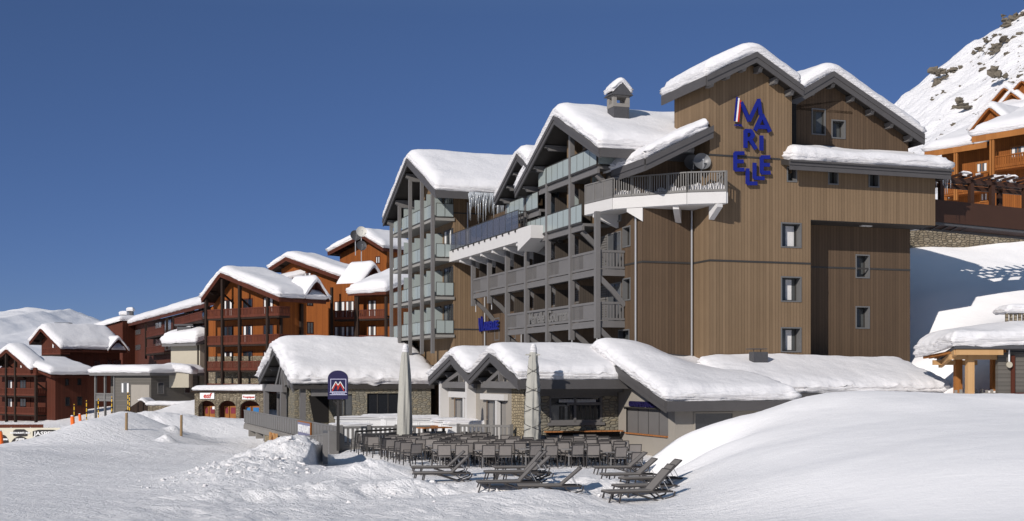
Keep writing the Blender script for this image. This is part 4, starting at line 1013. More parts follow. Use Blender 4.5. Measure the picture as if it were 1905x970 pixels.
k.build('tableware', 'render_white', wi)
MB().box(r0-.1,NB-.08,z0-.14,r1+.1,NB+.02,z0).build('sill', 'grey_timber', EM)
m = MB(); m.box(MA+.2,NB-.75,m2n[1]-.62,-5.35,NB-.6,m2n[1]-.25); m.box(MA+.4,NB-.06,m2n[1]-.80,-5.35,NB+.0,m2n[1]-.5); m.build('lintel_beam', 'grey_timber', EM)
m = MB(); m.box(-9.6,NB-.95,1.06,-5.4,NB-.5,1.12); m.build('bar_shelf', 'bench_wood', EM); MB().box(-9.5,NB-.6,.0,-5.45,NB-.5,1.05).build('bar_front', 'interior_dark', EM)
# gable walls with fins and doors
f1 = prof_fn(allp, .01)
w = MB(); segs = sorted(set([NB+1.9, m2a[0], m2f[0], m1a[0], m1f[0]-.8]))
doorsM = [H.A(p, 745, MA)[0] for p in (941,905,879,845)]
d1 = (doorsM[0], doorsM[1]); d2 = (doorsM[2], doorsM[3])
facade(w, 'a', MA, NB+1.9, m1f[0]-.8, -.2, 3.05, [(d1[0],d1[1],.2,2.55),(d2[0],d2[1],.2,2.6)])
for a, b in zip(segs[:-1], segs[1:]): w.poly([(MA,a,3.05),(MA,b,3.05),(MA,b,float(f1(b))-.3),(MA,a,float(f1(a))-.3)])
w.build('wall', 'render_beige', EM)
for d in (d1, d2):
    window(EM, 'a', MA+.1, d[0]+.1, d[1]-.1, .25, 2.5, mull=2, pane='glass_grey', fm='grey_timber', curtain='concrete')
fm_ = MB()
for px in (834, 884, 868, 929): b_ = H.A(px, 745, MA)[0]; hgt = 3.6 if px in (834,884) else 2.9; MB().box(MA-.55 if px in (834,884) else MA-.2, b_-.14, -.2, MA+.02, b_+.14, hgt).build('fin_wall', 'render_white', EM)
m = MB(); m.box(MA-.25,d1[0]-.4,2.62,MA-.02,d1[1]+.4,2.95); m.box(MA-.25,d2[0]-.4,2.66,MA-.02,d2[1]+.4,3.0); m.build_each('lintel', 'render_white', EM)
for pr, zb_ in ((M2, 3.45), (M1, 3.4)):
    t = MB()
    n_, a_, f_ = sorted(pr); lo = n_[0]+1.3; hi = f_[0]-.9; x = MO+.55
    t.bar((x,lo-.6,zb_),(x,hi+.3,zb_),.22,.36); t.bar((x,a_[0],zb_+.15),(x,a_[0],a_[1]-.5),.2,.22); t.bar((x,lo+.6,zb_+.1),(x,a_[0]-.2,a_[1]-1.0),.18,.22); t.bar((x,hi-.6,zb_+.1),(x,a_[0]+.2,a_[1]-1.0),.18,.22)
    t.build('truss', 'grey_timber', EM)
m = MB(); m.box(MA+.05,NB+2,2.98,-4,m1f[0]-1,3.35); m.build('inner_wall', 'interior_dark', EM)
# left stone building
EL = root_of(H, 'stone_lodge', 'stone restaurant lodge with an open timber gable over its door and deep roof snow', 'building')
LA = -15.5; LO = -16.6
ln = H.A(546,716,LO); la_ = H.A(511,646,LO); lfr = H.A(482,704,LO)
LP = [ln, la_, lfr]; lff = prof_fn(LP, .8); print('lodge', LP)
L_b = H.A(548,740,LA)[0]                                        # front wall line
Lend = H.B(808,700,ln[0])[0]; LF = ln[0]+.25; L_b = max(L_b, LF+2.2)
gable_roof(EL, 'a', LP, LO, Lend, purlins=6, wall_in=1.1, board=.42)
print('lodge walls', H.A(548,740,LA), ln)
snow_cap(EL, lambda a, b: lff(b), LO+.02, Lend+.3, ln[0]+.05, lfr[0]-.05, T=1.0, r=1.2, seed=141, over=.3, free=(1,1,1,1), rough=.14, res=.2, sag=1.6)
lz = ln[1]-.1
for o_ in [o for o in EL.children if o.name.startswith('eave_board')]:
    if min(v.co.y for v in o_.data.vertices) < ln[0]+.5: bpy.data.objects.remove(o_)
dr = (H.A(533,760,LA)[0], H.A(507,760,LA)[0])
w = MB(); facade(w, 'a', LA, L_b, lfr[0]-1, -3, lz, [(dr[0],dr[1],.4,3.2)])
w.poly([(LA,L_b,lz),(LA,lfr[0]-1,lz),(LA,la_[0],la_[1]-.5)])
Lw = [rng_(683,742,732,774,'b',LF), rng_(636,655,734,773,'b',LF)]
R0 = H.B(640,740,LF)[0]
facade(w, 'b', L_b, LA, R0, -3, lz); facade(w, 'b', LF, R0, Lend-.2, -3, lz+.25, Lw); facade(w, 'a', R0, LF, L_b, -3, lz)
facade(w, 'a', Lend-.2, LF, lfr[0]-1, -3, lz, sg=1)
w.build('wall', 'stone', EL)
m = MB(); m.box(LA+.5,dr[0]-.2,.2,LA+.6,dr[1]+.2,3.3); dd = m.build('door', 'glass_dark', EL)
m = MB()
for k in (0,.33,.66,1): tt = dr[0]+(dr[1]-dr[0])*k; m.box(LA+.38,tt-.1,.3,LA+.5,tt+.1,3.2)
m.box(LA+.36,dr[0],2.4,LA+.48,dr[1],2.6); m.build('frame', 'grey_timber', dd)
for h in Lw:
    MB().box(h[0]-.1,LF+.3,h[2]-.1,h[1]+.1,LF+.4,h[3]+.1).build('inner_wall', 'interior_dark', EL)
    window(EL, 'b', LF+.14, h[0], h[1], h[2], h[3], mull=2 if h[1]-h[0] > 1.5 else 0, fm='dark_frame', pane='glass_dark' if h[1]-h[0] > 1.5 else 'glass_grey')
h = Lw[0]; snow_cap(EL, lambda a, b: h[2]-.12+0*a, h[0]-.1, h[1]+.4, LF-.5, LF-.05, T=.28, r=.2, seed=9, over=.05, res=.15, name='sill_snow'); MB().box(h[0]-.1,LF-.5,h[2]-.2,h[1]+.4,LF,h[2]-.12).build('sill', 'dark_frame', EL)
t = MB(); x = LO+.7; zb_ = ln[1]-.35
t.bar((x,dr[0]-1.5,zb_),(x,dr[1]+2.0,zb_),.35,.6); t.bar((x,la_[0],zb_),(x,la_[0],la_[1]-.8),.3,.3)
for s_ in (-1,1): t.bar((x,la_[0]+s_*3.2,zb_+.2),(x,la_[0]+s_*.3,la_[1]-1.2),.3,.34); t.bar((x,la_[0]+s_*1.4,zb_+.2),(x,la_[0]+s_*.1,la_[1]-1.6),.25,.25)
t.build('truss', 'grey_timber', EL)
for b_ in (dr[0]-.7, dr[1]+.9): MB().box(LO+.5,b_-.25,-.3,LO+.9,b_+.25,zb_).build('post', 'grey_timber', EL)
pb = H.B(563,740,LF+.3)
MB().box(pb[0]-.2,LF+.1,-.4,pb[0]+.2,LF+.5,lz).build('post', 'grey_timber', EL)
MB().box(LA+.3,LF+.1,lz-.75,R0+.0,LF+.4,lz-.2).build('eave_beam', 'grey_timber', EL)
MB().prism([(R0-1.6,L_b-.02,2.4),(R0-.05,L_b-.02,2.4),(R0-.05,L_b-.02,.3),(R0-1.2,L_b-.02,.3)], (0,-.03,0)).build('doorway', 'interior_dark', EL)

# ------------------------------------------------------------------ ramp, fences, gate, signs on the terrace
RA = -18.55
rp = root_of(H, 'ramp', 'long raised grey walkway with board fence and stone pier leading to the lodge door', 'ramp')
m = MB(); m.box(RA,6.6,-.05,RA+2.4,45,.12); m.box(RA-.05,6.6,-.35,RA+.15,45,.0); m.build('deck', 'concrete', rp)
m = MB()
for b_ in np.arange(18, 45, 4.0): m.box(RA-.02,b_,-.85,RA+2,b_+.35,-.35)
m.build_each('bracket', 'concrete', rp)
def board_fence(parent, p0, p1, z0, h, step=.95, mt='rail_grey', zend=None):
    """solid upright boards with a cap and thin posts"""
    m = MB(); a = Vector((*p0,z0)); b = Vector((*p1, z0 if zend is None else zend)); d = b-a; n = max(1,int(d.length/step)); U = Vector((0,0,1))
    m.bar(a+U*(h-.04), b+U*(h-.04), .10, .08)
    for i in range(n):
        s = a+d*(i/n); e = a+d*((i+.93)/n); m.bar(s+U*h*.5, e+U*h*.5, .04, h*.86)
        m.bar(a+d*(i/n)-U*.02-d.normalized()*.0, a+d*(i/n)+U*h, .09, .09, up=(1,0,0))
    return m.build('fence_panel', mt, parent)
board_fence(rp, (RA,6.7), (RA,45), .12, 1.08)
for (pxp, tz) in ((500,-.2),):
    b_ = H.A(492,800,RA)[0]; b1_ = H.A(517,800,RA)[0]
    MB().box(RA+.05,min(b_,b1_)-.3,-3,RA+1.8,max(b_,b1_)+.4,-.36).build('pier', 'stone_warm', rp)
gt = root_of(H, 'wooden_gate', 'narrow golden timber gate with cross bracing below the walkway', 'gate')
gb = H.A(505,800,RA-.3)[0]; gb2 = H.A(517,800,RA-.3)[0]
m = MB(); x = RA-.3
m.box(x-.05,gb2,-1.6,x,gb,.0); m.build('board', 'amber_timber', gt); m = MB()
for p, q in (((gb2,-1.6),(gb2,.05)),((gb,-1.6),(gb,.05)),((gb2,-.85),(gb,-.85)),((gb2,-1.6),((gb+gb2)/2,-.9)),((gb,-1.6),((gb+gb2)/2,-.9)),((gb2,-.8),((gb+gb2)/2,.0)),((gb,-.8),((gb+gb2)/2,.0))): m.bar((x-.09,p[0],p[1]),(x-.09,q[0],q[1]),.08,.14,up=(1,0,0))
m.build('gate_frame', 'new_timber', gt)
fl = root_of(H, 'board_fence', 'grey board fence running downhill in front of the walkway to the snow heap', 'fence')
fb0 = H.A(518,805,RA-.6)[0]; fb1 = H.A(607,830,RA-.9)[0]
board_fence(fl, (RA-.6,fb0), (RA-.6,6.0), -1.45, 1.25, zend=-.35)
MB().box(RA-.75,6.0,-1,RA-.25,6.35,1.0).build('post', 'rail_grey', fl)
x_, y_, _ = at(605, 850, 62.5)
pw = empty('partition', (x_, y_, 0), math.radians(8.2), 'short dark grey wall end closing the snow heap beside the terrace', 'wall')
MB().box(-.12,-2.6,-.2,.12,.5,1.25).build('panel', 'rail_grey', pw)
hr = root_of(H, 'stair_railing', 'grey pipe handrail sloping down to the steps behind the snow heap', 'railing')
m = MB(); m.tube([(RA-.5,1.0,.2),(RA-.3,1.6,1.15),(RA+2.9,4.0,1.15)],.05); m.build('handrail', 'dark_frame', hr)
slat_rail((RA+.1,2.2),(RA+2.9,4.0),.05,.95,.22,.12).build('railing', 'rail_grey', hr)
tf = root_of(H, 'terrace_fence', 'grey slatted terrace fence running from the sign post to the parasol', 'fence')
e1 = H.B(738,800,6.6)[0]
slat_rail((RA,6.6),(e1,6.6),.08,1.14,.24,.13,.04).build('railing', 'rail_grey', tf)
m = MB()
for a_ in np.arange(RA, e1+.1, (e1-RA)/2): m.box(a_-.1,6.5,0,a_+.1,6.7,1.28)
m.build_each('post', 'rail_grey', tf)
tf2 = root_of(H, 'terrace_fence', 'short grey slatted fence before the beige restaurant doors', 'fence')
p0_ = H.loc(*at(853,790,67.4)[:2]); p1_ = H.loc(*at(951,790,66.3)[:2])
slat_rail(p0_, p1_, .25, 1.14, .22, .11, .04).build('railing', 'rail_grey', tf2)
m = MB(); 
for q in (p0_, p1_): m.box(q[0]-.08,q[1]-.08,.1,q[0]+.08,q[1]+.08,1.42)
m.build_each('post', 'rail_grey', tf2)
e2 = H.B(768,800,6.6)[0]; e3 = H.B(800,800,6.6)[0]
tf3 = root_of(H, 'terrace_fence', 'piece of grey slatted fence between the plain parasol and snowy tables', 'fence')
slat_rail((e2,6.6),(e3,6.6),.08,1.14,.24,.13,.04).build('railing', 'rail_grey', tf3)
# signs
x_, y_, _ = at(629, 800, 67.5)
rs = empty('restaurant_sign', (x_, y_, 0), math.radians(2), 'round topped navy sign on a post with white and red mountain logo', 'sign')
zz = lambda py: CZ+(HY-py)*67.5/F
W2 = .52
m = MB(); m.box(-.075,-.07,0,.075,.07,zz(744)); m.build('post', 'banner_black', rs)
pts = [(-W2,-.16,zz(743)),(W2,-.16,zz(743))]+[(W2*math.cos(t),-.16,zz(704)+(zz(689.5)-zz(704))*math.sin(t)) for t in np.linspace(0,math.pi,17)]
bd = MB().prism(pts, (0,.2,0)).build('board', 'sign_navy', rs)
m = MB()
def fr_rect(m, x0, x1, z0, z1, w, y): m.box(x0,y,z0,x1,y+.015,z0+w); m.box(x0,y,z1-w,x1,y+.015,z1); m.box(x0,y,z0+w,x0+w,y+.015,z1-w); m.box(x1-w,y,z0+w,x1,y+.015,z1-w)
sx_ = lambda x: (x-350)/728*60/F*67.5; sz_ = lambda y: zz(680+y/970*80)
fr_rect(m, sx_(185), sx_(538), sz_(605), sz_(305), .03, -.18); m.box(sx_(170),-.18,sz_(612),sx_(555),-.165,sz_(600)); m.box(sx_(170),-.18,sz_(668),sx_(555),-.165,sz_(655)); m.build('logo_frame', 'sign_lilac', bd)
m = MB(); 
for p, q in (((222,525),(305,365)),((305,365),(358,450)),((358,450),(405,365)),((405,365),(495,522))): m.bar((sx_(p[0]),-.185,sz_(p[1])),(sx_(q[0]),-.185,sz_(q[1])),.02,.035,up=(0,0,1))
m.build('logo_peak', 'white_plastic', bd)
m = MB()
for p, q in (((228,578),(308,410)),((308,410),(352,480)),((345,560),(405,415)),((405,415),(490,578)),((352,470),(345,560))): m.bar((sx_(p[0]),-.182,sz_(p[1])),(sx_(q[0]),-.182,sz_(q[1])),.02,.055,up=(0,0,1))
m.build('logo_peak', 'sign_red', bd)
place_text('lettering', bd, 'Restaurant', .115, (sx_(362),-.175,sz_(634)), (1,0,0), 'sign_lilac', .01, .002, sx=1.35)
m = MB(); m.bar((-.32,0,zz(743)),(-.05,0,zz(753)),.05,.05); m.bar((.32,0,zz(743)),(.05,0,zz(753)),.05,.05); m.build_each('brace', 'banner_black', rs)
bn = root_of(H, 'fence_banner', 'lilac RESTAURANT banner in a wooden frame hung on the walkway fence', 'banner')
ba, bz = H.A(566,797,RA-.08); bb_ = H.A(578,797,RA-.08)[0]; ba = H.A(555,797,RA-.08)[0]
MB().box(RA-.10,bb_,.22,RA-.06,ba,1.08).build('panel', 'banner_lilac', bn)
m = MB(); m.box(RA-.13,bb_-.15,.15,RA-.06,bb_,1.15); m.box(RA-.13,bb_,1.08,RA-.06,ba,1.14); m.build('frame', 'amber_timber', bn)
place_text('lettering', bn, 'RESTAURANT', .62, (RA-.115,(ba+bb_)/2,.66), (0,-1,0), 'white_plastic', .02, .02, sx=.98*abs(ba-bb_)/3.9*1.0)
ss = root_of(H, 'snack_sign', 'navy lettering in one line above the grey shutter', 'sign')
g0_, gz_ = H.A(1195,753,GA-.1); l0 = H.A(1167,753,GA-.1)[0]; l1 = H.A(1234,757,GA-.1)[0]
place_text('lettering', ss, 'GOURMET SNACK-BAR', .36, (GA-.10,(l0+l1)/2-.1,gz_+.0), (0,-1,0), 'sign_navy', .09, .016, sx=abs(l0-l1)/4.05)
# snow covered counters and picnic tables on the terrace
def white_counter(px, py, Y, wd, dp, h, label, rz=None):
    x, y, _ = at(px, py, Y); gz = .15
    r = empty('snowy_counter', (x, y, gz), H.th if rz is None else rz, label, 'counter', 'white counters on the terrace')
    m = MB(); m.box(-wd/2,-dp/2,0,wd/2,dp/2,h-.06); b = m.build('cabinet', 'white_plastic', r)
    m = MB(); k = max(2, int(wd/.9))
    for i in range(k):
        x0 = -wd/2+.06+i*(wd-.06)/k; x1 = x0+(wd-.06)/k-.06
        m.box(x0,-dp/2-.02,.1,x0+.05,-dp/2-.002,h-.12); m.box(x1-.05,-dp/2-.02,.1,x1,-dp/2-.002,h-.12); m.box(x0+.05,-dp/2-.02,.1,x1-.05,-dp/2-.002,.16); m.box(x0+.05,-dp/2-.02,h-.18,x1-.05,-dp/2-.002,h-.12)
    m.build('panel_trim', 'white_plastic', b); MB().box(-wd/2-.08,-dp/2-.08,h-.06,wd/2+.08,dp/2+.08,h).build('counter_top', 'white_plastic', r)
    snow_cap(r, lambda a, b: h+0*a, -wd/2-.05, wd/2+.05, -dp/2-.05, dp/2+.05, T=.14, r=.2, seed=int(px), over=.02, res=.15, name='snow_cap', rough=.01)
for args in ((652,783,74,2.2,1.0,.95,'white snowy counter left of the restaurant post sign'),(668,770,86,3.0,1.0,1.0,'white panelled counter before the lodge, right of the post sign'),(712,769,88,2.6,1.0,1.05,'square white panelled counter under the dark lodge window'),
             (762,778,84,3.6,1.0,1.1,'white counter just right of the plain parasol'),(800,780,79,3.8,1.3,1.15,'long white snow topped counter near the restaurant corner'),(845,788,73,2.2,1.6,1.25,'tall white cabinet left of the short slatted fence'),(885,786,72.0,3.4,1.0,1.15,'white counter behind the short slatted fence')): white_counter(*args)
def picnic_table(px, Y, label):
    x, y, _ = at(px, 780, Y); r = empty('wooden_table', (x,y,.1), H.th+.3, label, 'table', 'brown wooden tables on the terrace')
    MB().box(-.9,-.4,.98,.9,.4,1.04).build('tabletop', 'bench_wood', r); m = MB()
    for sx in (-.6,.6): MB().box(sx-.06,-.06,0,sx+.06,.06,.98).build('leg', 'banner_black', r); MB().box(sx-.06,-.3,0,sx+.06,.3,.06).build('foot', 'banner_black', r)
picnic_table(788,72,'brown wooden table on black legs, left of two'); picnic_table(808,70,'brown wooden table on black legs beside the tall white cabinet'); picnic_table(700,90,'wooden table between the white counters under the lodge window')
# ------------------------------------------------------------------ parasols (closed, under covers)
def parasol(px, Y, ytop, ybase, r0, label, laced):
    x, y, _ = at(px, 800, Y); z1 = CZ+(HY-ytop)*Y/F
    r = empty('parasol', (x,y,0), 0, label, 'parasol', 'closed parasols on the terrace')
    n = 48; P_ = []; hb = .55
    for i in range(n):
        t = 2*math.pi*i/n; row = []
        for k in range(34):
            u = k/33; z = hb+(z1-hb)*u; base_r = np.interp(u, [0,.06,.35,.62,.9,.97,1], [r0*.86,r0*1.0,r0,r0*.86,r0*.55,r0*.5,r0*.30])
            fold = .10*math.sin(t*7+u*3.0)+.05*math.sin(t*13-u*6)+ .04*math.sin(t*4+u*9)
            if laced: fold += .05*math.sin(u*55+t*1.0)
            rr = base_r*(1+fold*(.9 if u < .95 else .4)); row.append((rr*math.cos(t)+.06*u, rr*math.sin(t), z))
        P_.append(row)
    MB().grid(P_, close_u=True).build('cover', 'umbrella_cloth', r, smooth=True)
    MB().cyl((0,0,0),(0,0,hb+.2),.07).build('pole', 'rail_grey', r); MB().box(-.5,-.5,0,.5,.5,.1).build('base', 'concrete', r)
    f = lambda a, b: z1-.02-2.0*np.hypot(a, b)**2
    m = MB(); P_ = [[(.06+ .17*(math.cos(v)**.6 if k else 1)*math.cos(t)*(1 if k else 1), .17*math.cos(v)**.6*math.sin(t), z1-.10+.42*math.sin(v)) for k, v in enumerate(np.linspace(0, math.pi/2*.98, 7))] for t in np.linspace(0, 2*math.pi, 15)[:-1]]
    m.grid(P_, close_u=True); m.build('snow_cap', 'roof_snow', r, smooth=True)
    if laced:
        c = MB(); 
        for sgn in (1,-1):
            pts = []
            for k in range(150):
                u = .05+.88*k/149; t = sgn*(k/149*2*math.pi*4.5)+(0 if sgn > 0 else math.pi); z = hb+(z1-hb)*u
                br = float(np.interp(u, [0,.06,.35,.62,.9,.97,1], [r0*.86,r0*1.0,r0,r0*.86,r0*.55,r0*.5,r0*.30]))*1.12
                pts.append((br*math.cos(t)+.06*u, br*math.sin(t), z))
            c.tube(pts, .012, 5)
        c.build('lacing_cord', 'dark_frame', r)
        MB().box(-.32,-.15,z1-.25,.38,-.05,z1-.18).build('strap', 'umbrella_cloth', r)
parasol(752,66,652,822,.36,'tall closed parasol in a plain pale cover near the lodge',False)
parasol(990,62,652,830,.37,'tall closed parasol laced with dark cord before the stone bay',True)

# ------------------------------------------------------------------ terrace chairs and tables
def make_chair():
    r = empty('armchair', (0,0,0), 0); r.scale = (1.07,)*3
    f = MB(); s = .27
    seat = MB(); seat.box(-.25,-.24,.43,.25,.24,.455); seat.build('seat', 'chair_mesh', r)
    b = MB(); b.bar((-.255,.25,.44),(-.255,.34,.90),.035,.03); b.bar((.255,.25,.44),(.255,.34,.90),.035,.03); b.bar((-.27,.342,.90),(.27,.342,.90),.035,.03); b.bar((-.27,.262,.50),(.27,.262,.50),.03,.03)
    bb = b.build('backrest', 'chair_frame', r)
    MB().prism([(-.238,.262,.51),(.238,.262,.51),(.238,.335,.885),(-.238,.335,.885)], (0,.012,0)).build('backrest_mesh', 'chair_mesh', bb)
    for sx in (-1,1):
        for sy in (-1,1):
            m = MB(); m.bar((sx*.27,sy*.25,.44),(sx*.285,sy*.29,0),.035,.035); m.build('leg', 'chair_frame', r)
        m = MB(); m.bar((sx*.29,-.24,.64),(sx*.28,.29,.66),.045,.025); m.bar((sx*.285,-.24,.44),(sx*.29,-.24,.64),.03,.03); m.build('armrest', 'chair_frame', r)
    return r
def make_table():
    r = empty('terrace_table', (0,0,0), 0)
    MB().box(-.72,-.40,.72,.72,.40,.745).build('tabletop', 'table_top', r)
    for sx in (-.42,.42):
        m = MB(); m.cyl((sx,0,0),(sx,0,.72),.035,n=8); m.build('leg', 'metal_frame', r); MB().box(sx-.05,-.28,0,sx+.05,.28,.035).build('foot', 'metal_frame', r)
    return r
ch0 = make_chair(); tb0 = make_table(); used = [False, False]
rg = random.Random(77)
def put(proto, idx, X, Y, rz, label, cat, group):
    if not used[idx]: o = proto; used[idx] = True
    else: o = copy_tree(proto)
    z = ground_z(X, Y) + .01
    o.location = (X, Y, z); o.rotation_euler = (rg.uniform(-.012,.012), rg.uniform(-.012,.012), rz); tag(o, label, cat, group); return o
rows = []
ang = math.radians(15)
cu, su = math.cos(ang), math.sin(ang)
def inside(X, Y):
    a, b = H.loc(X, Y); px = CX+X/Y*F
    if Y < 54.2 or b > 5.4 or a < -17.6 or a > -5.9: return False
    if b > -1.1 and a > -11.3: return False
    k = (Y-54)/(67-54); return px > 800-170*k*1.02 and X < 5.3
for i in range(-10, 10):
    for j in range(0, 8):
        lx = i*1.86+(.35 if j % 2 else 0)+rg.uniform(-.06,.06); ly = 55.35+j*1.72+rg.uniform(-.05,.05)
        X = lx*.985-(ly-55)*.12+1.0; Y = ly+lx*.06
        if not inside(X, Y): continue
        if math.hypot(X-at(752,0,66)[0], Y-66) < .9 or math.hypot(X-at(990,0,62)[0], Y-62) < .9: continue
        rows.append((j, i, X, Y))
NTH = ['leftmost','second from the left','third from the left','fourth from the left','fifth from the left','sixth from the left','seventh from the left','eighth from the left','ninth from the left','tenth from the left','eleventh from the left','twelfth from the left','thirteenth from the left','fourteenth from the left']
chairs = {}; tables = {}
ORD = ['front','second','third','fourth','fifth','sixth','seventh','rear']
js = sorted(set(r[0] for r in rows))
for j, i, X, Y in rows:
    rn = ORD[js.index(j)] if j != js[-1] else 'rearmost'
    tables.setdefault(rn, []).append((X/Y, put(tb0, 1, X, Y, ang+rg.uniform(-.05,.05), 'x', 'table', 'terrace tables, %s row'% rn)))
    for sx in (-.36,.37):
        for sy in (-1,1):
            r = ang + (math.pi if sy < 0 else 0) + rg.uniform(-.22,.22)
            ang2 = ang; cx = sx*cu - sy*.60*su + rg.uniform(-.03,.03); cy = sx*su + sy*.60*cu + rg.uniform(-.05,.05)
            XX, YY = X+cx, Y+cy
            if not inside(XX, YY) and sy > 0 : continue
            side = 'near side, back to the lens' if sy < 0 else 'far side, facing the lens'
            sd_ = 'near' if sy < 0 else 'far'
            chairs.setdefault((rn, sd_), []).append((XX/YY, put(ch0, 0, XX, YY, r, 'x', 'chair', 'terrace armchairs along the %s table row'% rn)))
for rn, l in tables.items():
    for k, (_, o) in enumerate(sorted(l, key=lambda q: q[0])): o['label'] = 'grey terrace table, %s in the %s table row'%(NTH[k], rn)
for (rn, sd_), l in chairs.items():
    for k, (_, o) in enumerate(sorted(l, key=lambda q: q[0])): o['label'] = 'grey mesh armchair, %s on the %s side of the %s table row'%(NTH[k], sd_, rn)
# extra chairs stepping down the left edge, turned sideways
for k, (px, Y) in enumerate(((668,66.2),(682,64.6),(694,63.4),(710,61.6),(724,60.2),(738,58.6),(752,57.2),(768,56.4))):
    X = (px-CX)/F*Y; put(ch0, 0, X, Y, math.radians(200+k*3)+rg.uniform(-.4,.4), 'grey mesh armchair, %s from the back in the slanting line at the left terrace edge'% ['first','second','third','fourth','fifth','sixth','seventh','eighth'][k], 'chair', 'armchairs along the left edge of the terrace')
print('tables', len(rows))
# ------------------------------------------------------------------ sun loungers
def make_lounger(back=42, flip=1):
    r = empty('sun_lounger', (0,0,0), 0)
    # foot end at -x, head at +x; hinge at x=.35
    fr_ = MB(); th = math.radians(back)
    for sy in (-.31,.31):
        fr_.bar((-1.0,sy,.33),(.95,sy,.33),.04,.055); 
        fr_.bar((-.2,sy*1.0,.30),(.55,sy,.06),.035,.04); fr_.bar((.55,sy,.06),(.98,sy,.20),.035,.04); fr_.bar((.98,sy,.20),(1.02,sy,.33),.035,.04)
    fr_.bar((-.98,-.31,.33),(-.98,.31,.33),.04,.04); fr_.bar((.95,-.31,.33),(.95,.31,.33),.04,.04); fr_.build('frame', 'chair_frame', r)
    for sx, dx in ((-.90,-.10),(-.62,-.06)):
        for sy in (-.30,.30): m = MB(); m.bar((sx,sy,.32),(sx+dx,sy,0),.045,.04); m.build('leg', 'chair_frame', r)
    for sy in (-.30,.30): m = MB(); m.bar((.42,sy,.30),(.80,sy,0),.04,.04); m.bar((.80,sy,0),(1.0,sy,.0+.1),.04,.04); m.build('leg', 'chair_frame', r)
    MB().box(-1.0,-.285,.355,.34,.285,.385).build('seat', 'cushion_grey', r)
    hx, hz = .34, .37; L_ = .80; ex, ez = hx+L_*math.cos(th), hz+L_*math.sin(th)
    b = MB(); 
    for sy in (-.30,.30): b.bar((hx,sy,hz),(ex,sy,ez),.035,.04)
    b.bar((ex,-.3,ez),(ex,.3,ez),.04,.04); bk = b.build('backrest', 'chair_frame', r)
    n = Vector((-math.sin(th),0,math.cos(th)))*.012
    MB().prism([(hx,-.28,hz),(ex,-.28,ez),(ex,.28,ez),(hx,.28,hz)], n).build('backrest_mesh', 'cushion_grey', bk)
    MB().bar((hx+L_*.55*math.cos(th),-.25,hz+L_*.55*math.sin(th)),(.85,-.25,.34),.018,.018).bar((hx+L_*.55*math.cos(th),.25,hz+L_*.55*math.sin(th)),(.85,.25,.34),.018,.018).build_each('prop', 'pipe_metal', r)
    return r
LG = 'sun loungers on the snow in front of the terrace'
def lounger(x0, y0, x1, y1, back, label, sink=0, turn=8):
    """placed from where its middle stands on the snow"""
    px, py = (x0+x1)/2, (y0+y1)/2; Y = 50.0
    for _ in range(14): Y = .5*Y+.5*(CZ-ground_z((px-CX)/F*Y, Y))*F/(py-HY)
    X = (px-CX)/F*Y; r = make_lounger(back); z = ground_z(X, Y); r.location = (X, Y, z-.03-sink); r.rotation_euler = (0, 0, math.radians(turn)); r.scale = (1.06,)*3; tag(r, label, 'sun lounger', LG)
lounger(764,886,868,884,42,'grey sun lounger at the far left, the one behind of two, back raised')
lounger(771,894,874,899,44,'grey sun lounger at the far left, nearer of two, back raised')
lounger(921,886,1018,884,44,'grey lounger standing farthest back in the middle group')
lounger(921,895,1026,896,42,'grey lounger second from the back in the middle group')
lounger(905,906,1012,905,50,'grey lounger third from the back in the middle group')
lounger(892,921,1000,914,46,'grey lounger at the front left of the middle group with steep back')
lounger(968,914,1078,914,40,'low lounger sunk in snow in front of the middle group',.14,4)
lounger(1109,889,1200,880,40,'grey lounger farthest back of the right hand group')
lounger(1119,905,1222,892,40,'grey lounger second from the back at the right, near the bank',0,12)
lounger(1160,912,1262,903,42,'grey lounger third from the back at the right, half in the bank',0,14)
lounger(1148,928,1252,915,48,'grey lounger fourth from the back at the right',0,15)
lounger(1133,942,1240,926,46,'nearest grey lounger at the right beside the snow bank',0,16)
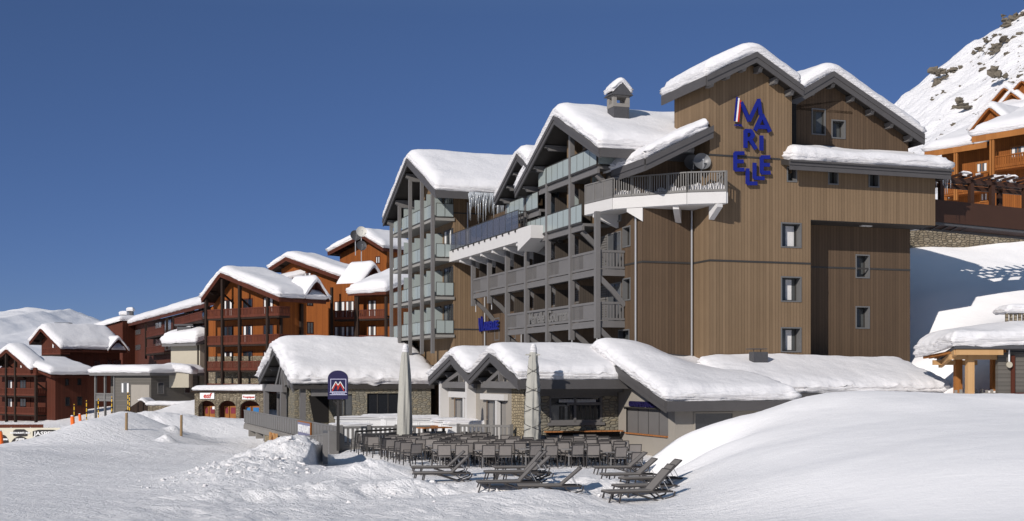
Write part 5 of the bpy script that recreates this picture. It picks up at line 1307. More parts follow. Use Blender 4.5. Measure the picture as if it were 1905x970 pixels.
# ------------------------------------------------------------------ wooden chalets of the village
def red_rail(p0, p1, z0, h=1.05, mt='rail_red', solid=True):
    m = MB(); a = Vector((*p0,z0)); b = Vector((*p1,z0)); U = Vector((0,0,1)); d = (b-a); n = d.length; d.normalize()
    m.bar(a+U*(h-.05), b+U*(h-.05), .14, .12); m.bar(a+U*.12, b+U*.12, .12, .26); k = max(2,int(n/.24))
    for i in range(k):
        c = a+d*((i+.5)*n/k)+U*(.22+(h-.3)/2); m.bar(c-d*.085, c+d*.085, .04, h-.34)
    return m
def chalet(name, label, px, Y, th, roof_a, prof_px, right_px=None, length=12, zb=-3, wall='orange_wood', rail='rail_red', T=1.1, mf='redbrown_wood', levels=(), bal_px=(0,0), posts=(), side_wins=(), front_wins=(), base=None, seed=1, bal_d=1.5, side=None, wall_px=None, ov=1.2, cat='chalet', rfree=(1,1,1,1)):
    """gable front in plane a=0, roof profile read in plane a=-roof_a; levels = rail-top rows in the picture at bal_px[0]"""
    fr = frame_at(px, Y, th); R = root_of(fr, name, label, cat, 'wooden chalets with deep roof snow')
    pr = sorted([fr.A(x, y, -roof_a) for x, y in prof_px]); pf = prof_fn(pr, .5)
    if right_px: length = fr.B(right_px, 600, pr[0][0])[0]
    b0, b1 = (pr[0][0]+ov*.7, pr[-1][0]-ov*.7)
    if wall_px: b0, b1 = sorted((fr.A(wall_px[0], 600, 0)[0], fr.A(wall_px[1], 600, 0)[0]))
    wl = length-ov*.6
    gable_roof(R, 'a', pr, -roof_a, length, purlins=5, wall_in=1.0, board=.34, mf=mf, mr='dark_timber', pt='dark_timber')
    snow_cap(R, lambda a, b: pf(b), -roof_a+.05, length, pr[0][0]+.05, pr[-1][0]-.05, T=T, r=T*1.1, seed=seed, over=.25, free=rfree, res=.35, rough=.08, maxn=90)
    f0 = prof_fn(pr, .01); tops = [(t, z-.35) for t, z in pr if b0 < t < b1]
    m = MB(); e0, e1 = float(f0(b0))-.35, float(f0(b1))-.35
    front = [(0,b0,zb),(0,b1,zb),(0,b1,e1)]+[(0,t,z) for t, z in sorted(tops, reverse=True)]+[(0,b0,e0)]
    m.prism(front, (wl,0,0)); m.build('wall', wall, R)
    if base: MB().box(-.05,b0-.04,zb,wl+.03,b1+.04,base).build('stone_base', 'stone_far', R)
    for lv in levels:
        zt = fr.A(bal_px[0], lv, -bal_d)[1]; z = zt-1.0
        q0, q1 = sorted((fr.A(bal_px[0], lv, -bal_d)[0], fr.A(bal_px[1], lv, -bal_d)[0]))
        s = MB(); s.box(-bal_d,q0,z-.2,0,q1,z); B_ = s.build('balcony', 'dark_timber', R)
        m = red_rail((-bal_d,q0),(-bal_d,q1),z,1.0); 
        m2 = red_rail((-bal_d,q0),(0,q0),z,1.0); n = len(m.v); m.v += m2.v; m.f += [tuple(i+n for i in f) for f in m2.f]; m.build('railing', rail, B_)
        k = max(2, int((min(q1,b1)-max(q0,b0))/3.4)); w_ = (min(q1,b1)-max(q0,b0))/k
        for i in range(k):
            c = max(q0,b0)+w_*(i+.5)
            if f0(c)-.4 < z+2.2: continue
            window(R, 'a', 0, c-.75, c+.75, z+.08, z+2.05, fm=mf, pane='glass_dark', curtain='curtain_white' if (i+int(lv)) % 2 else None, mull=1, fw=.12)
    for pxp, ytop, ybot in posts:
        b_, zt = fr.A(pxp, ytop, -bal_d-.05); zbt = fr.A(pxp, ybot, -bal_d-.05)[1]
        MB().box(-bal_d-.2,b_-.16,zbt,-bal_d+.12,b_+.16,min(zt, float(f0(b_))-.3)).build('post', 'dark_timber', R)
        m = MB(); m.bar((-bal_d,b_,min(zt, float(f0(b_))-.6)-1.2),(0,b_,min(zt, float(f0(b_))-.6)-.0),.14,.2) if False else m.bar((-bal_d,b_,zt-1.6),(-.05,b_,zt-2.6),.14,.18); m.build('brace', 'dark_timber', R)
    for x0, x1, y0, y1 in side_wins:
        a0, z0 = fr.B(x0, y1, b0); a1, z1 = fr.B(x1, y0, b0); window(R, 'b', b0, a0, a1, z0, z1, fm=mf, pane='glass_dark', mull=1, fw=.1)
    for x0, x1, y0, y1 in front_wins:
        a0, z0 = fr.A(x0, y1, 0); a1, z1 = fr.A(x1, y0, 0); window(R, 'a', 0, a0, a1, z0, z1, fm=mf, pane='glass_grey', mull=1, fw=.1, curtain='curtain_white')
    R['_b0'] = b0; R['_len'] = wl
    return fr, R, pr, pf, b0, b1, wl
def small_gable(R, a, b, z, w, h, length, seed, T=.8, mf='redbrown_wood', wall='redbrown_wood', ax='b'):
    """dormer: a little gable facing the -b side, ridge running along b"""
    pr = [(a-w/2, z), (a, z+h), (a+w/2, z)]; pf = prof_fn(pr, .3)
    for (t0, z0), (t1, z1) in zip(pr[:-1], pr[1:]): MB().prism([(t0,b,z0),(t1,b,z1),(t1,b,z1-.25),(t0,b,z0-.25)], (0,length,0)).build('dormer_roof', mf, R)
    m = MB(); m.poly([(a-w/2+.3,b+.7,z-.1),(a+w/2-.3,b+.7,z-.1),(a,b+.7,z+h-.3)]); m.build('dormer_wall', wall, R)
    snow_cap(R, lambda x, y: pf(x), a-w/2, a+w/2, b+.02, b+length, T=T, r=T, seed=seed, over=.12, free=(1,1,1,0), res=.3, name='dormer_snow')
# middle chalet
fr, R, pr, pf, b0, b1, wl = chalet('chalet', 'large orange chalet with red balconies above the ski school building', 503, 141, 49.8, 1.9, ((375,556),(410,508),(520,554)), right_px=606, zb=-2,
    levels=(577,626,673), bal_px=(386,519), posts=((384,545,722),(414,520,722),(446,527,722),(498,548,700)), side_wins=((572,582,601,620),(572,581,560,568)), base=6.2, seed=201, wall_px=(384,519), T=1.08)
z_ = pr[0][1]; a_ = fr.B(589,556,pr[0][0])[0]
small_gable(R, a_, pr[0][0]-.1, z_+.1, 3.6, 2.1, 3.5, 7, T=.7)
m = MB(); q0, q1 = sorted((fr.A(386,723,-1.5)[0], fr.A(519,723,-1.5)[0])); 
red_rail((-1.5,q0),(-1.5,q1),fr.A(386,714,-1.5)[1]-1,1.0).build('railing', 'rail_red', R)
m = MB(); m.bar((.2,b0-.12,z_-1),(.2,b0-.12,-1),.25,.25); m.bar((fr.B(559,600,b0)[0],b0-.15,z_-.4),(fr.B(559,600,b0)[0],b0-.15,3),.35,.35); m.build('post', 'dark_timber', R)
# second chalet, behind and right
fr, R, pr, pf, b0, b1, wl = chalet('chalet', 'orange chalet with broad snow roof and a dormer, left of the glass balconies', 676, 158, 49.8, 1.4, ((500,500),(532,479),(676,531)), right_px=735, zb=-1,
    seed=211, T=1.08, front_wins=((566,578,508,518),), levels=(), posts=())
fr2 = frame_at(615, 150, 60)
R2 = R
a_ = fr.B(700,520,pr[0][0])[0]; small_gable(R, a_-.6, pr[0][0]-.3, pr[0][1]-.6, 5.4, 3.0, 4, 17, T=.9)
# balcony front of that chalet
WX = root_of(fr2, 'chalet_wing', 'orange wing with two rows of red balconies behind the stone lodge', 'chalet')
bL, bR = fr2.A(611,600,0)[0], fr2.A(731,600,0)[0]
zt_ = fr2.A(700,552,0)[1]; zt2 = fr2.A(640,528,0)[1]; bM = fr2.A(668,530,0)[0]
m = MB(); m.box(0,bM,-2,8,bL,zt2); m.box(.02,bR,-2,8,bM,zt_); m.build('wall', 'orange_wood', WX)
rf = lambda a, b: zt_+.35+.30*(a+1.8)+0*b
MB().prism([(-1.8,bR-.3,zt_+.35),(6,bR-.3,zt_+2.7),(6,bR-.3,zt_+2.4),(-1.8,bR-.3,zt_+.05)], (0,bM-bR+.5,0)).build('roof', 'redbrown_wood', WX)
snow_cap(WX, rf, -1.8, 6, bR-.3, bM+.2, T=1.2, r=1.0, seed=221, over=.2, res=.3)
for ry in (576, 624):
    zt = fr2.A(700,ry,-1.4)[1]; z = zt-1
    for pL, pR_ in ((622,661),(668,717)):
        q0, q1 = sorted((fr2.A(pL,ry,-1.4)[0], fr2.A(pR_,ry,-1.4)[0]))
        s = MB(); s.box(-1.4,q0,z-.2,0,q1,z); B_ = s.build('balcony', 'dark_timber', WX); red_rail((-1.4,q0),(-1.4,q1),z,1.0).build('railing', 'rail_red', B_)
    for pL, pR_ in ((623,641),(644,658),(686,699)):
        q0, q1 = sorted((fr2.A(pL,ry,0)[0], fr2.A(pR_,ry,0)[0])); window(WX, 'a', 0, q0, q1, z+.1, z+2.1, mull=1, curtain='curtain_white', pane='glass_grey', fm='redbrown_wood')
for pxp in (617,662,665,718):
    b_ = fr2.A(pxp,600,-1.5)[0]; MB().box(-1.6,b_-.14,-1,-1.35,b_+.14,fr2.A(pxp,535 if pxp < 663 else 552,-1.5)[1]).build('post', 'dark_timber', WX)
# top chalet with dishes
fr, R, pr, pf, b0, b1, wl = chalet('chalet', 'orange chalet highest on the slope, with satellite dishes at its gable', 713, 178, 49.8, 1.5, ((610,470),(673,437),(713,462)), right_px=775, zb=0, seed=231, T=1.12,
    front_wins=((700,706,478,490),))
for i, (px, py, Y, R_, mt, lab) in enumerate(((672,432,171,.58,'dish_white','pale round satellite dish high on the mast above the top chalet'),(661,439,171.5,.58,'slate','dark satellite dish left of the pale one on the top chalet'),(672,458,171,.55,'slate','dark satellite dish under the pale one on the top chalet'))):
    x, y, z = at(px, py, Y); r = empty('satellite_dish', (x,y,z-2.6), 0, lab, 'satellite dish', 'satellite dishes on the top chalet'); dish(r, (0,0,2.6), (.35,-.9,.25), R_*1.25, mt, .2); m = MB(); m.cyl((0,.2,0),(0,.15,2.6),.06); m.build('mast', 'pipe_metal', r)
# long stepped chalet, eave climbing to the right
C3f = frame_at(376, 168, 23.5)
R3 = root_of(C3f, 'chalet', 'dark long chalet whose snowy roof climbs steeply to the right', 'chalet', 'wooden chalets with deep roof snow')
e0b, e0z = C3f.A(377,566,-1.2); e1b, e1z = C3f.A(224,606,-1.2); 
def pl3(a, b): return e0z+(b-e0b)*(e1z-e0z)/(e1b-e0b)+(a+1.2)*.30
def wedge(root, a0, a1, b0_, b1_, th_, mt, nm): 
    m = MB(); m.prism([(a0,b0_,pl3(a0,b0_)),(a1,b0_,pl3(a1,b0_)),(a1,b1_,pl3(a1,b1_)),(a0,b1_,pl3(a0,b1_))], (0,0,-th_)); return m.build(nm, mt, root)
wedge(R3, -1.2, 12, e0b-1, e1b, .5, 'redbrown_wood', 'roof')
snow_cap(R3, pl3, -1.2, 12, e0b-1, e1b, T=1.08, r=1.3, seed=241, over=.2, res=.5, maxn=90)
m = MB(); m.prism([(0,e0b-1,-4),(0,e1b-1,-4),(0,e1b-1,pl3(0,e1b)-.6),(0,e0b-1,pl3(0,e0b)-.6)], (11,0,0)); m.build('wall', 'redbrown_wood', R3)
for ry, k in ((613,0),(645,1)):
    for pL, pR_ in ((271,305),(322,376)):
        zt = C3f.A((pL+pR_)/2, ry if pL < 300 else ry-26, -1.3)[1]; z = zt-1; q0, q1 = sorted((C3f.A(pL,ry,-1.3)[0], C3f.A(pR_,ry,-1.3)[0]))
        if pL > 300 and k == 1: continue
        s = MB(); s.box(-1.3,q0,z-.25,0,q1,z); B_ = s.build('balcony', 'dark_timber', R3); red_rail((-1.3,q0),(-1.3,q1),z,1.05).build('railing', 'rail_red', B_)
        n = 2
        for i in range(n): c = q0+(q1-q0)*(i+.5)/n; window(R3, 'a', 0, c-(q1-q0)*.17, c+(q1-q0)*.17, z+.1, z+2.3, mull=1, pane='glass_grey', fm='redbrown_wood')
for px_, y0_, y1_ in ((257,612,624),(257,641,652)):
    q = C3f.A(px_-5,y1_,0); q2 = C3f.A(px_+5,y0_,0); window(R3, 'a', 0, q[0], q2[0], q[1], q2[1], mull=0, pane='glass_grey', fm='redbrown_wood')
for px_, py0, py1 in ((310,592,650),(271,603,668),(323,588,632)):
    b_, zt = C3f.A(px_, py0, -1.4); MB().box(-1.5,b_-.18,C3f.A(px_,py1,-1.4)[1],-1.2,b_+.18,zt).build('post', 'dark_timber', R3)
for px_, py_, Y, w_, nm in ((231,588,262,1.2,'broad'),(243,581,266,1.0,'narrow')):
    x, y, z = at(px_, py_, Y); r = empty('chimney', (x,y,z-2), 0, '%s slate chimney with a cap of snow behind the dark chalet roof'% nm, 'chimney', 'chimneys behind the dark chalet')
    MB().box(-w_/2,-w_/2,-1.5,w_/2,w_/2,2.2).build('stack', 'slate', r); cf2 = lambda a, b: 2.2+.0*a; snow_cap(r, cf2, -w_*.65, w_*.65, -w_*.65, w_*.65, T=.8, r=w_*.6, seed=5, over=.05, name='snow_cap', res=.2)
R3b = root_of(frame_at(205,230,49.8), 'chalet', 'far chalet roof showing as a white wedge left of the two chimneys', 'chalet', 'wooden chalets with deep roof snow')
f_ = frame_at(205,230,49.8); q0 = f_.A(170,601,0); q1 = f_.A(228,583,0)
MB().prism([(0,q1[0],q1[1]-1.4),(0,q0[0],q0[1]-1.4),(0,q0[0],-4),(0,q1[0],-4)], (8,0,0)).build('wall', 'redbrown_wood', R3b)
snow_cap(R3b, lambda a, b: q1[1]-1.3+(b-q1[0])*(q0[1]-q1[1])/(q0[0]-q1[0])+0*a, -.5, 8, q1[0], q0[0], T=1.1, r=1, seed=6, res=.6, maxn=50)
# left chalets
fr, R, pr, pf, b0, b1, wl = chalet('chalet', 'dark red chalet with broad smooth roof snow behind the leftmost chalet', 112, 195, 49.8, 1.5, ((55,637),(76,611),(113,650)), right_px=236, zb=-4, wall='redbrown_wood', seed=251, T=1.12,
    side_wins=((175,186,672,685),(200,208,670,685),(211,224,671,685)), levels=(648,), bal_px=(78,113))
a_ = fr.B(219,640,pr[0][0])[0]; small_gable(R, a_, pr[0][0]-.3, pr[0][1]-.1, 3.6, 2.0, 3.5, 27, T=.6)
x, y, z = at(118, 602, 205); r = empty('skylight', (x,y,z-.5), 0, 'small dark roof hatch on the snow behind the left chalets', 'roof hatch'); m = MB(); m.box(-1,-.5,-1,1,.5,.25); m.build('box', 'slate', r); MB().box(-1.2,-.7,.5,1.2,.7,.6).cyl((-.9,0,.2),(-.9,0,.55),.06).cyl((.9,0,.2),(.9,0,.55),.06).build('lid', 'slate', r)
fr, R, pr, pf, b0, b1, wl = chalet('chalet', 'leftmost dark red chalet with three storeys of brown balconies', 57, 176, 49.8, 1.8, ((-18,676),(12,650),(57,689)), right_px=92, zb=-5, wall='redbrown_wood', seed=261, T=1.1,
    levels=(685,722,756), bal_px=(-14,67), posts=((12,655,798),(29,670,798),(67,690,800)), wall_px=(-14,56))
WL = root_of(frame_at(103,172,49.8), 'chalet_wing', 'plain dark red side wing of the leftmost chalet with four small windows', 'chalet')
f_ = frame_at(103,172,49.8); bl_, _ = f_.A(57,700,0); al = f_.B(163,700,0)[0]; zt = f_.B(103,699,0)[1]; ze = f_.B(92,690,0)[1]
MB().box(0,0,-5,al,bl_,zt).build('wall', 'redbrown_wood', WL)
rfl = lambda a, b: zt+.15+.22*(b+.8)+0*a
MB().prism([(-1.2,-.9,zt+.0),(-1.2,bl_,zt+.22*(bl_+.8)),(-1.2,bl_,zt-.3+.22*(bl_+.8)),(-1.2,-.9,zt-.3)], (al+1.8,0,0)).build('roof', 'redbrown_wood', WL)
snow_cap(WL, rfl, -1.2, al+.7, -.9, bl_, T=.95, r=.8, seed=263, over=.25, res=.4, free=(1,1,1,0))
for x0, x1, y0, y1 in ((122,129,740,755),(144,152,739,754),(122,127,706,717),(145,150,706,716),(124,130,778,792)):
    a0, z0 = f_.B(x0,y1,0); a1, z1 = f_.B(x1,y0,0); window(WL, 'b', 0, a0, a1, z0, z1, mull=0, fm='dark_timber', pane='glass_dark')
# grey sided annex
GF = frame_at(281, 158, 49.8); GR = root_of(GF, 'annex', 'low grey clad annex with a porch and flat roof snow', 'building')
gl = GF.A(178,700,0)[0]; ga = GF.B(368,700,0)[0]; gz = GF.B(281,699,0)[1]; gpl = GF.A(214,700,0)[0]
MB().box(0,0,-5,ga,gpl,gz).build('wall', 'grey_siding', GR); MB().box(2.2,gpl,-5,ga,gl,gz).build('wall', 'grey_siding', GR)
m = MB(); m.box(-.6,-.6,gz,ga+.5,gl+.5,gz+.35); m.build('roof', 'grey_timber', GR)
snow_cap(GR, lambda a, b: gz+.35+0*a, -.6, ga+.5, -.6, gl+.5, T=.95, r=.8, seed=271, over=.2, res=.4)
m = red_rail((0,gpl),(0,gl),GF.A(200,732,0)[1]-1.0,1.0,); m.build('railing', 'white_plastic' if False else 'rail_grey', GR)
for b_ in (gl, (gl+gpl)/2, gpl+.1): MB().box(-.12,b_-.12,-5,.12,b_+.12,gz).build('post', 'rail_grey', GR)
MB().box(0,gpl,GF.A(200,742,0)[1],2.2,gl,GF.A(200,738,0)[1]).build('balcony', 'concrete', GR)
for x0, x1, y0, y1 in ((294,304,713,732),(344,353,713,731)):
    a0, z0 = GF.B(x0,y1,0); a1, z1 = GF.B(x1,y0,0); window(GR, 'b', 0, a0, a1, z0, z1, mull=0, fm='rail_grey', pane='glass_dark')
for x0, x1, y0, y1 in ((226,240,713,731),):
    a0, z0 = GF.A(x0,y1,0); a1, z1 = GF.A(x1,y0,0); window(GR, 'a', 0, a0, a1, z0, z1, mull=1, fm='rail_grey', pane='glass_grey', curtain='curtain_white')
m = MB(); a0, z0 = GF.A(244,753,-.1); m.box(-.12,GF.A(278,753,-.1)[0],z0-1,-.02,a0,GF.A(244,716,-.1)[1]); m.build('garage_door', 'render_beige', GR)
x, y, z = at(262, 757, 152); r = empty('porch', (x,y,z-1.6), math.radians(-10), 'tiny stone porch with snowy gable in front of the grey annex', 'porch')
MB().prism([(-2.2,0,1.0),(2.2,0,1.0),(0,0,2.4)], (0,2.5,0)).build('roof', 'dark_timber', r); pf_ = prof_fn([(-2.2,1.0),(0,2.4),(2.2,1.0)],.2); snow_cap(r, lambda a, b: pf_(a), -.2, 2.2, .02, 2.4, T=.4, r=.3, seed=4, res=.2)
MB().box(-1.7,.4,-1.5,-.8,2.2,1.2).box(.8,.4,-1.5,1.7,2.2,1.2).build('pier', 'stone_far', r); MB().box(-.8,.8,-1.5,.8,1.0,1.5).build('door', 'render_grey', r)
# low stone wall with snow right of the annex
x, y, z = at(300, 772, 150)
r = empty('retaining_wall', (x,y,z), math.radians(8), 'low stone wall capped with snow below the grey annex', 'wall'); MB().box(-1.5,0,-2,7,.8,1.1).build('masonry', 'stone_far', r); snow_cap(r, lambda a, b: 1.1+0*a, -1.6, 7.2, -.1, .9, T=.5, r=.4, seed=8, res=.25, name='snow_cap')
# small cream house with chimney
CF = frame_at(372, 165, 49.8); CR = root_of(CF, 'cream_house', 'small cream rendered house between the dark chalet and the orange one', 'house')
cl = CF.A(318,640,0)[0]; cz = CF.A(372,641,0)[1]
MB().box(0,0,-4,6,cl,cz).build('wall', 'render_cream', CR); cl2 = CF.A(301,640,-1.2)[0]
crf = lambda a, b: cz+.2+(a+1.2)*.28+0*b
MB().prism([(-1.2,-.8,cz+.1),(7,-.8,cz+2.4),(7,-.8,cz+2.1),(-1.2,-.8,cz-.2)], (0,cl2+.8,0)).build('roof', 'grey_timber', CR)
snow_cap(CR, crf, -1.2, 7, -.8, cl2, T=1.5, r=1.2, seed=281, res=.35)
MB().cyl((-.1,.3,-2),(-.1,.3,cz),.09,n=6).build('downpipe', 'dark_timber', CR)
x, y, z = at(344,603,168); r = empty('chimney', (x,y,z-1), 0, 'dark metal roof vent with rounded cap on the cream house snow', 'chimney'); MB().box(-.9,-.5,-1,.9,.5,.6).build('box', 'slate', r); MB().box(-1.2,-.7,.75,1.2,.7,.95).cyl((-.8,0,.5),(-.8,0,.8),.06).cyl((.8,0,.5),(.8,0,.8),.06).build('cap', 'slate', r)
x, y, z = at(328,672,161)
r = empty('snowy_shed', (x,y,z-3.3), 0, 'rounded heap of snow burying a small shed above the annex roof', 'shed'); MB().box(-1.8,-1,0,1.8,1,2).build('wall', 'render_cream', r); snow_cap(r, lambda a, b: 1.9-.05*a*a, -2.2, 2.2, -1.2, 1.2, T=1.08, r=1.4, seed=14, res=.2)
# ------------------------------------------------------------------ ski school building with three arches
EF = frame_at(362, 135, -4); ER = root_of(EF, 'ski_school', 'small stone building with three arched doors, signs and a band of snow', 'building')
ea = EF.B(492,760,0)[0]; ezt = EF.B(400,730,0)[1]; ezb = EF.B(400,790,0)[1]
holes = []
for x0, x1 in ((369,400),(406.5,439),(446,483)):
    a0, z0 = EF.B(x0,787,0); a1, z1 = EF.B(x1,745.5,0); holes.append((a0,a1,z0-.5,z1))
m = MB(); xs = [0]+[v for h in holes for v in h[:2]]+[ea]
zc = [ezb-1]
for i in range(0, len(xs)-1, 2): m.prism([(xs[i],0,ezb-1),(xs[i+1],0,ezb-1),(xs[i+1],0,ezt),(xs[i],0,ezt)], (0,.5,0))
for a0, a1, z0, z1 in holes:
    sp = z1-.75; c = (a0+a1)/2; w_ = (a1-a0)/2; arc = [(c-w_*math.cos(t), 0, sp+.75*math.sin(t)) for t in np.linspace(0,math.pi,15)]
    for p, q in zip(arc[:-1], arc[1:]): m.prism([p, q, (q[0],0,ezt), (p[0],0,ezt)], (0,.5,0))
m.box(0,.5,ezb-1,.6,6,ezt); m.build('wall', 'stone_far', ER)
MB().box(-.3,-.25,ezt,ea+.3,6,ezt+.16).build('roof', 'dark_timber', ER)
snow_cap(ER, lambda a, b: ezt+.16+0*a, -.1, ea+.2, -.2, 5.9, T=.62, r=.7, seed=291, res=.3, over=.1)
for k, (a0, a1, z0, z1) in enumerate(holes):
    MB().box(a0-.3,1.0,z0,a1+.3,1.1,z1+.1).build('door_frame', 'redbrown_wood', ER)
    m = MB(); c = (a0+a1)/2; m.box(a0+.35,.85,z0,c-.04,1.0,z1-.6); m.box(c+.04,.85,z0,a1-.1,1.0,z1-.6); d = m.build('door', 'amber_timber', ER)
    m = MB(); m.box(a0+.5,.82,z0+1.45,c-.15,.85,z1-.75); m.box(c+.15,.82,z0+1.45,a1-.3,.85,z1-.75); m.build('pane', 'curtain_red' if k < 2 else 'blue_cloth', d)
    if k == 0: MB().box(c+.35,.80,z0+1.9,c+.6,.815,z0+2.2).build('notice', 'white_plastic', d)
def board_sign(name, label, px0, px1, py0, py1, txt, size, tmat, extra=None, bold=.05):
    a0, z0 = EF.B(px0,py1,-.1); a1, z1 = EF.B(px1,py0,-.1); r = root_of(EF, name, label, 'sign'); MB().box(a0,-.12,z0,a1,-.02,z1).build('board', 'white_plastic', r)
    place_text('lettering', r, txt, size, ((a0+a1)/2,-.14,(z0+z1)/2), (1,0,0), tmat, .03, bold, sx=1.0, shear=.15 if size > .5 else 0); return r
board_sign('ski_school_sign', 'white sign with three red letters over the left arch', 372, 398.5, 731, 742.5, 'esf', .72, 'sign_red', bold=.018)
rr_ = board_sign('shop_sign', 'white sign with small orange letters over the right arch', 450.5, 474.5, 734.5, 743.5, 'Toupiquet', .30, 'sign_red', bold=.008)
# ------------------------------------------------------------------ things on the snowfield at the left
def ground_at(px, py, Y0=90):
    Y = Y0
    best = None
    for Yt in np.arange(30, 220, .5):
        x = (px-CX)/F*Yt
        yy = HY+(CZ-ground_z(x, Yt))*F/Yt
        if best is None or abs(yy-py) < best[0]: best = (abs(yy-py), Yt)
    Yt = best[1]; x = (px-CX)/F*Yt; return x, Yt, ground_z(x, Yt)
def marker(px, ybot, ytop, kind, label):
    x, Y, z = ground_at(px, ybot); h = (ybot-ytop)*Y/F
    if kind == 'wood':
        r = empty('wooden_post', (x,Y,z), 0, label, 'post'); MB().cyl((0,0,-.5),(.02,0,h),.11,.10,10).build('pole', 'post_wood', r)
        MB().cyl((.02,0,h),(.02,0,h+.04),.12,.06,10).build('snow_cap', 'roof_snow', r)
    elif kind == 'pad':
        r = empty('padded_post', (x,Y,z), 0, label, 'padded post'); MB().cyl((0,0,-.6),(-.12,0,h*.8),.2,.18,16).cyl((-.12,0,h*.8),(-.14,0,h*.93),.18,.11,16).build('pad', 'orange_pad' if 'orange' in label else 'red_pad', r)
        MB().cyl((-.14,0,h*.93),(-.14,0,h),.16,.08,10).build('snow_cap', 'roof_snow', r)
def stake(px, ybot, ytop, Y, label):
    x, y, z1 = at(px, ytop, Y); z0 = CZ+(HY-ybot)*Y/F
    r = empty('snow_stake', (x,Y,z0), 0, label, 'snow stake', 'yellow and black snow stakes'); h = z1-z0; n = 8
    y_, k_ = MB(), MB()
    y_.cyl((0,0,-1.2),(0,0,h),.055,n=8)
    for i in range(1, n, 2): k_.cyl((0,0,h*i/n),(0,0,h*(i+.6)/n),.07,n=8)
    y_.build('pole', 'yellow_paint', r); k_.build('band', 'banner_black', r)
marker(235,800,768,'wood','weathered wooden post standing in the snowfield, left of two')
marker(337,811,772,'wood','brown wooden post standing in the snowfield, right of two')
marker(137,799,773,'pad','leaning orange padded post at the top of the piste bank')
marker(150,784,770,'pad','small red padded post just behind the orange one')
marker(3,829,800,'pad','orange padded post cut by the left edge of the view')
for px, yb, yt, Y in ((138,790,752,150),(161,784,745,150),(183,776,742,150),(208,773,738,150),(238,771,730,150),(241,771,735,151)): stake(px, yb, yt, Y, 'thin yellow and black snow stake %s' % {138:'above the orange padded post',161:'right of the red padded post',183:'before the corner of the annex porch',208:'in the middle of the annex porch',238:'left of the stone porch, the taller of two',241:'left of the stone porch, the shorter of two'}[px])
# banner fence
BF = frame_at(0, 118, 6); bx = BF
br_ = root_of(BF, 'banner', 'cream banner fence printed with black lettered shields at the left edge', 'banner')
def bpx(px, py): return BF.B(px, py, 0)
a0, z0 = bpx(-8,832); a1, z1 = bpx(112,799)
MB().box(a0,0,z0-1,a1,.08,bpx(0,796.5)[1]).build('panel', 'banner_cream', br_)
def shape(pts, mt, nm='shield', y=-.03): MB().prism([(bpx(*p)[0], y, bpx(*p)[1]) for p in pts], (0,.03,0)).build(nm, mt, br_)
Zc = lambda x, y: (x/1905*180, 780+y/635*60)
shape([Zc(260,230),Zc(310,200),Zc(480,200),Zc(542,240),Zc(542,330),Zc(500,340),Zc(300,335),Zc(260,325)][::-1], 'banner_black')
shape([Zc(645,240),Zc(760,210),Zc(1060,210),Zc(1180,240),Zc(1180,345),Zc(645,345)][::-1], 'banner_black')
def arc_shape(cx, cy, rx, ry): 
    shape([Zc(cx-rx*math.cos(t), cy-ry*math.sin(t)) for t in np.linspace(0,math.pi,15)], 'banner_black')
arc_shape(400,520,190,180); arc_shape(820,500,230,160); arc_shape(60,520,120,210)
def btext(t, x, y, size, mt='white_plastic', sx=1): c = bpx(*Zc(x,y)); place_text('lettering', br_, t, size, (c[0],-.05,c[1]), (1,0,0), mt, .02, .012, sx=sx)
btext('JASPER', 880, 288, .50, sx=1.25); btext('RESTAURANT | BAR', 398, 272, .20); btext('JASPER', 400, 400, .26, sx=1.0); btext('JASPER', 90, 400, .2)
for x in (350,450): c = bpx(*Zc(x,462)); MB().box(c[0]-.1,-.05,c[1]-.1,c[0]+.12,-.03,c[1]+.08).build('emblem', 'sign_red', br_)
m = MB(); 
for px in (20,56,90): c = bpx(px,800)[0]; m.cyl((c,.12,z0-1),(c,.12,bpx(0,795)[1]),.04)
m.build('pole', 'pipe_metal', br_)
x, y, z = at(20,792,132); r = empty('wooden_barrier', (x,y,z), math.radians(5), 'low brown timber barrier behind the cream banners', 'barrier'); MB().box(-4,0,-1.2,3.2,.2,.1).build('board', 'rail_red', r)
# ------------------------------------------------------------------ right side: bridge, retaining wall, golden chalets, timber shelter
BR = root_of(H, 'footbridge', 'dark brown covered footbridge leaving the hotel to the right with a snowy pergola', 'bridge')
ba0, bz0 = H.B(1737,418,1.2); ba1, bz1 = H.B(1960,424,1.2); bzt = H.B(1780,373,1.2)[1]
zb1 = H.B(1737,412,1.2)[1]
MB().prism([(ba0,1.2,zb1),(ba1,1.2,zb1-.35),(ba1,1.2,bzt-.35),(ba0,1.2,bzt)], (0,.15,0)).build('side_panel', 'bridge_brown', BR)
MB().prism([(ba0,1.4,zb1+.15),(ba1,1.4,zb1-.2),(ba1,1.4,zb1-.35),(ba0,1.4,zb1)], (0,2.4,0)).build('deck', 'bridge_brown', BR)
m = MB()
for k in range(12): a_ = ba0+(ba1-ba0)*k/12; m.bar((a_,1.5,zb1-.12),(a_+.9,3.6,zb1-.16),.06,.06)
m.bar((ba0,1.35,zb1-.08),(ba1,1.35,zb1-.43),.14,.14); m.bar((ba0,3.7,zb1-.08),(ba1,3.7,zb1-.43),.14,.14); m.build('under_truss', 'slate', BR)
pz = H.B(1830,337,1.6)[1]; m = MB(); sn = MB()
for px in (1751,1807,1846,1907): a_ = H.B(px,370,1.6)[0]; m.box(a_-.13,1.5,bzt-.5,a_+.13,1.76,pz)
for px in (1751,1807,1860): a_ = H.B(px,370,3.6)[0]; m.box(a_-.13,3.5,bzt-.5,a_+.13,3.76,pz)
m.bar((ba0,1.6,pz),(ba1,1.6,pz-.25),.2,.24); m.bar((ba0,3.6,pz),(ba1,3.6,pz-.25),.2,.24); m.bar((ba0,2.6,pz+.1),(ba1,2.6,pz-.2),.14,.2)
rgp = random.Random(4); t = ba0+.3
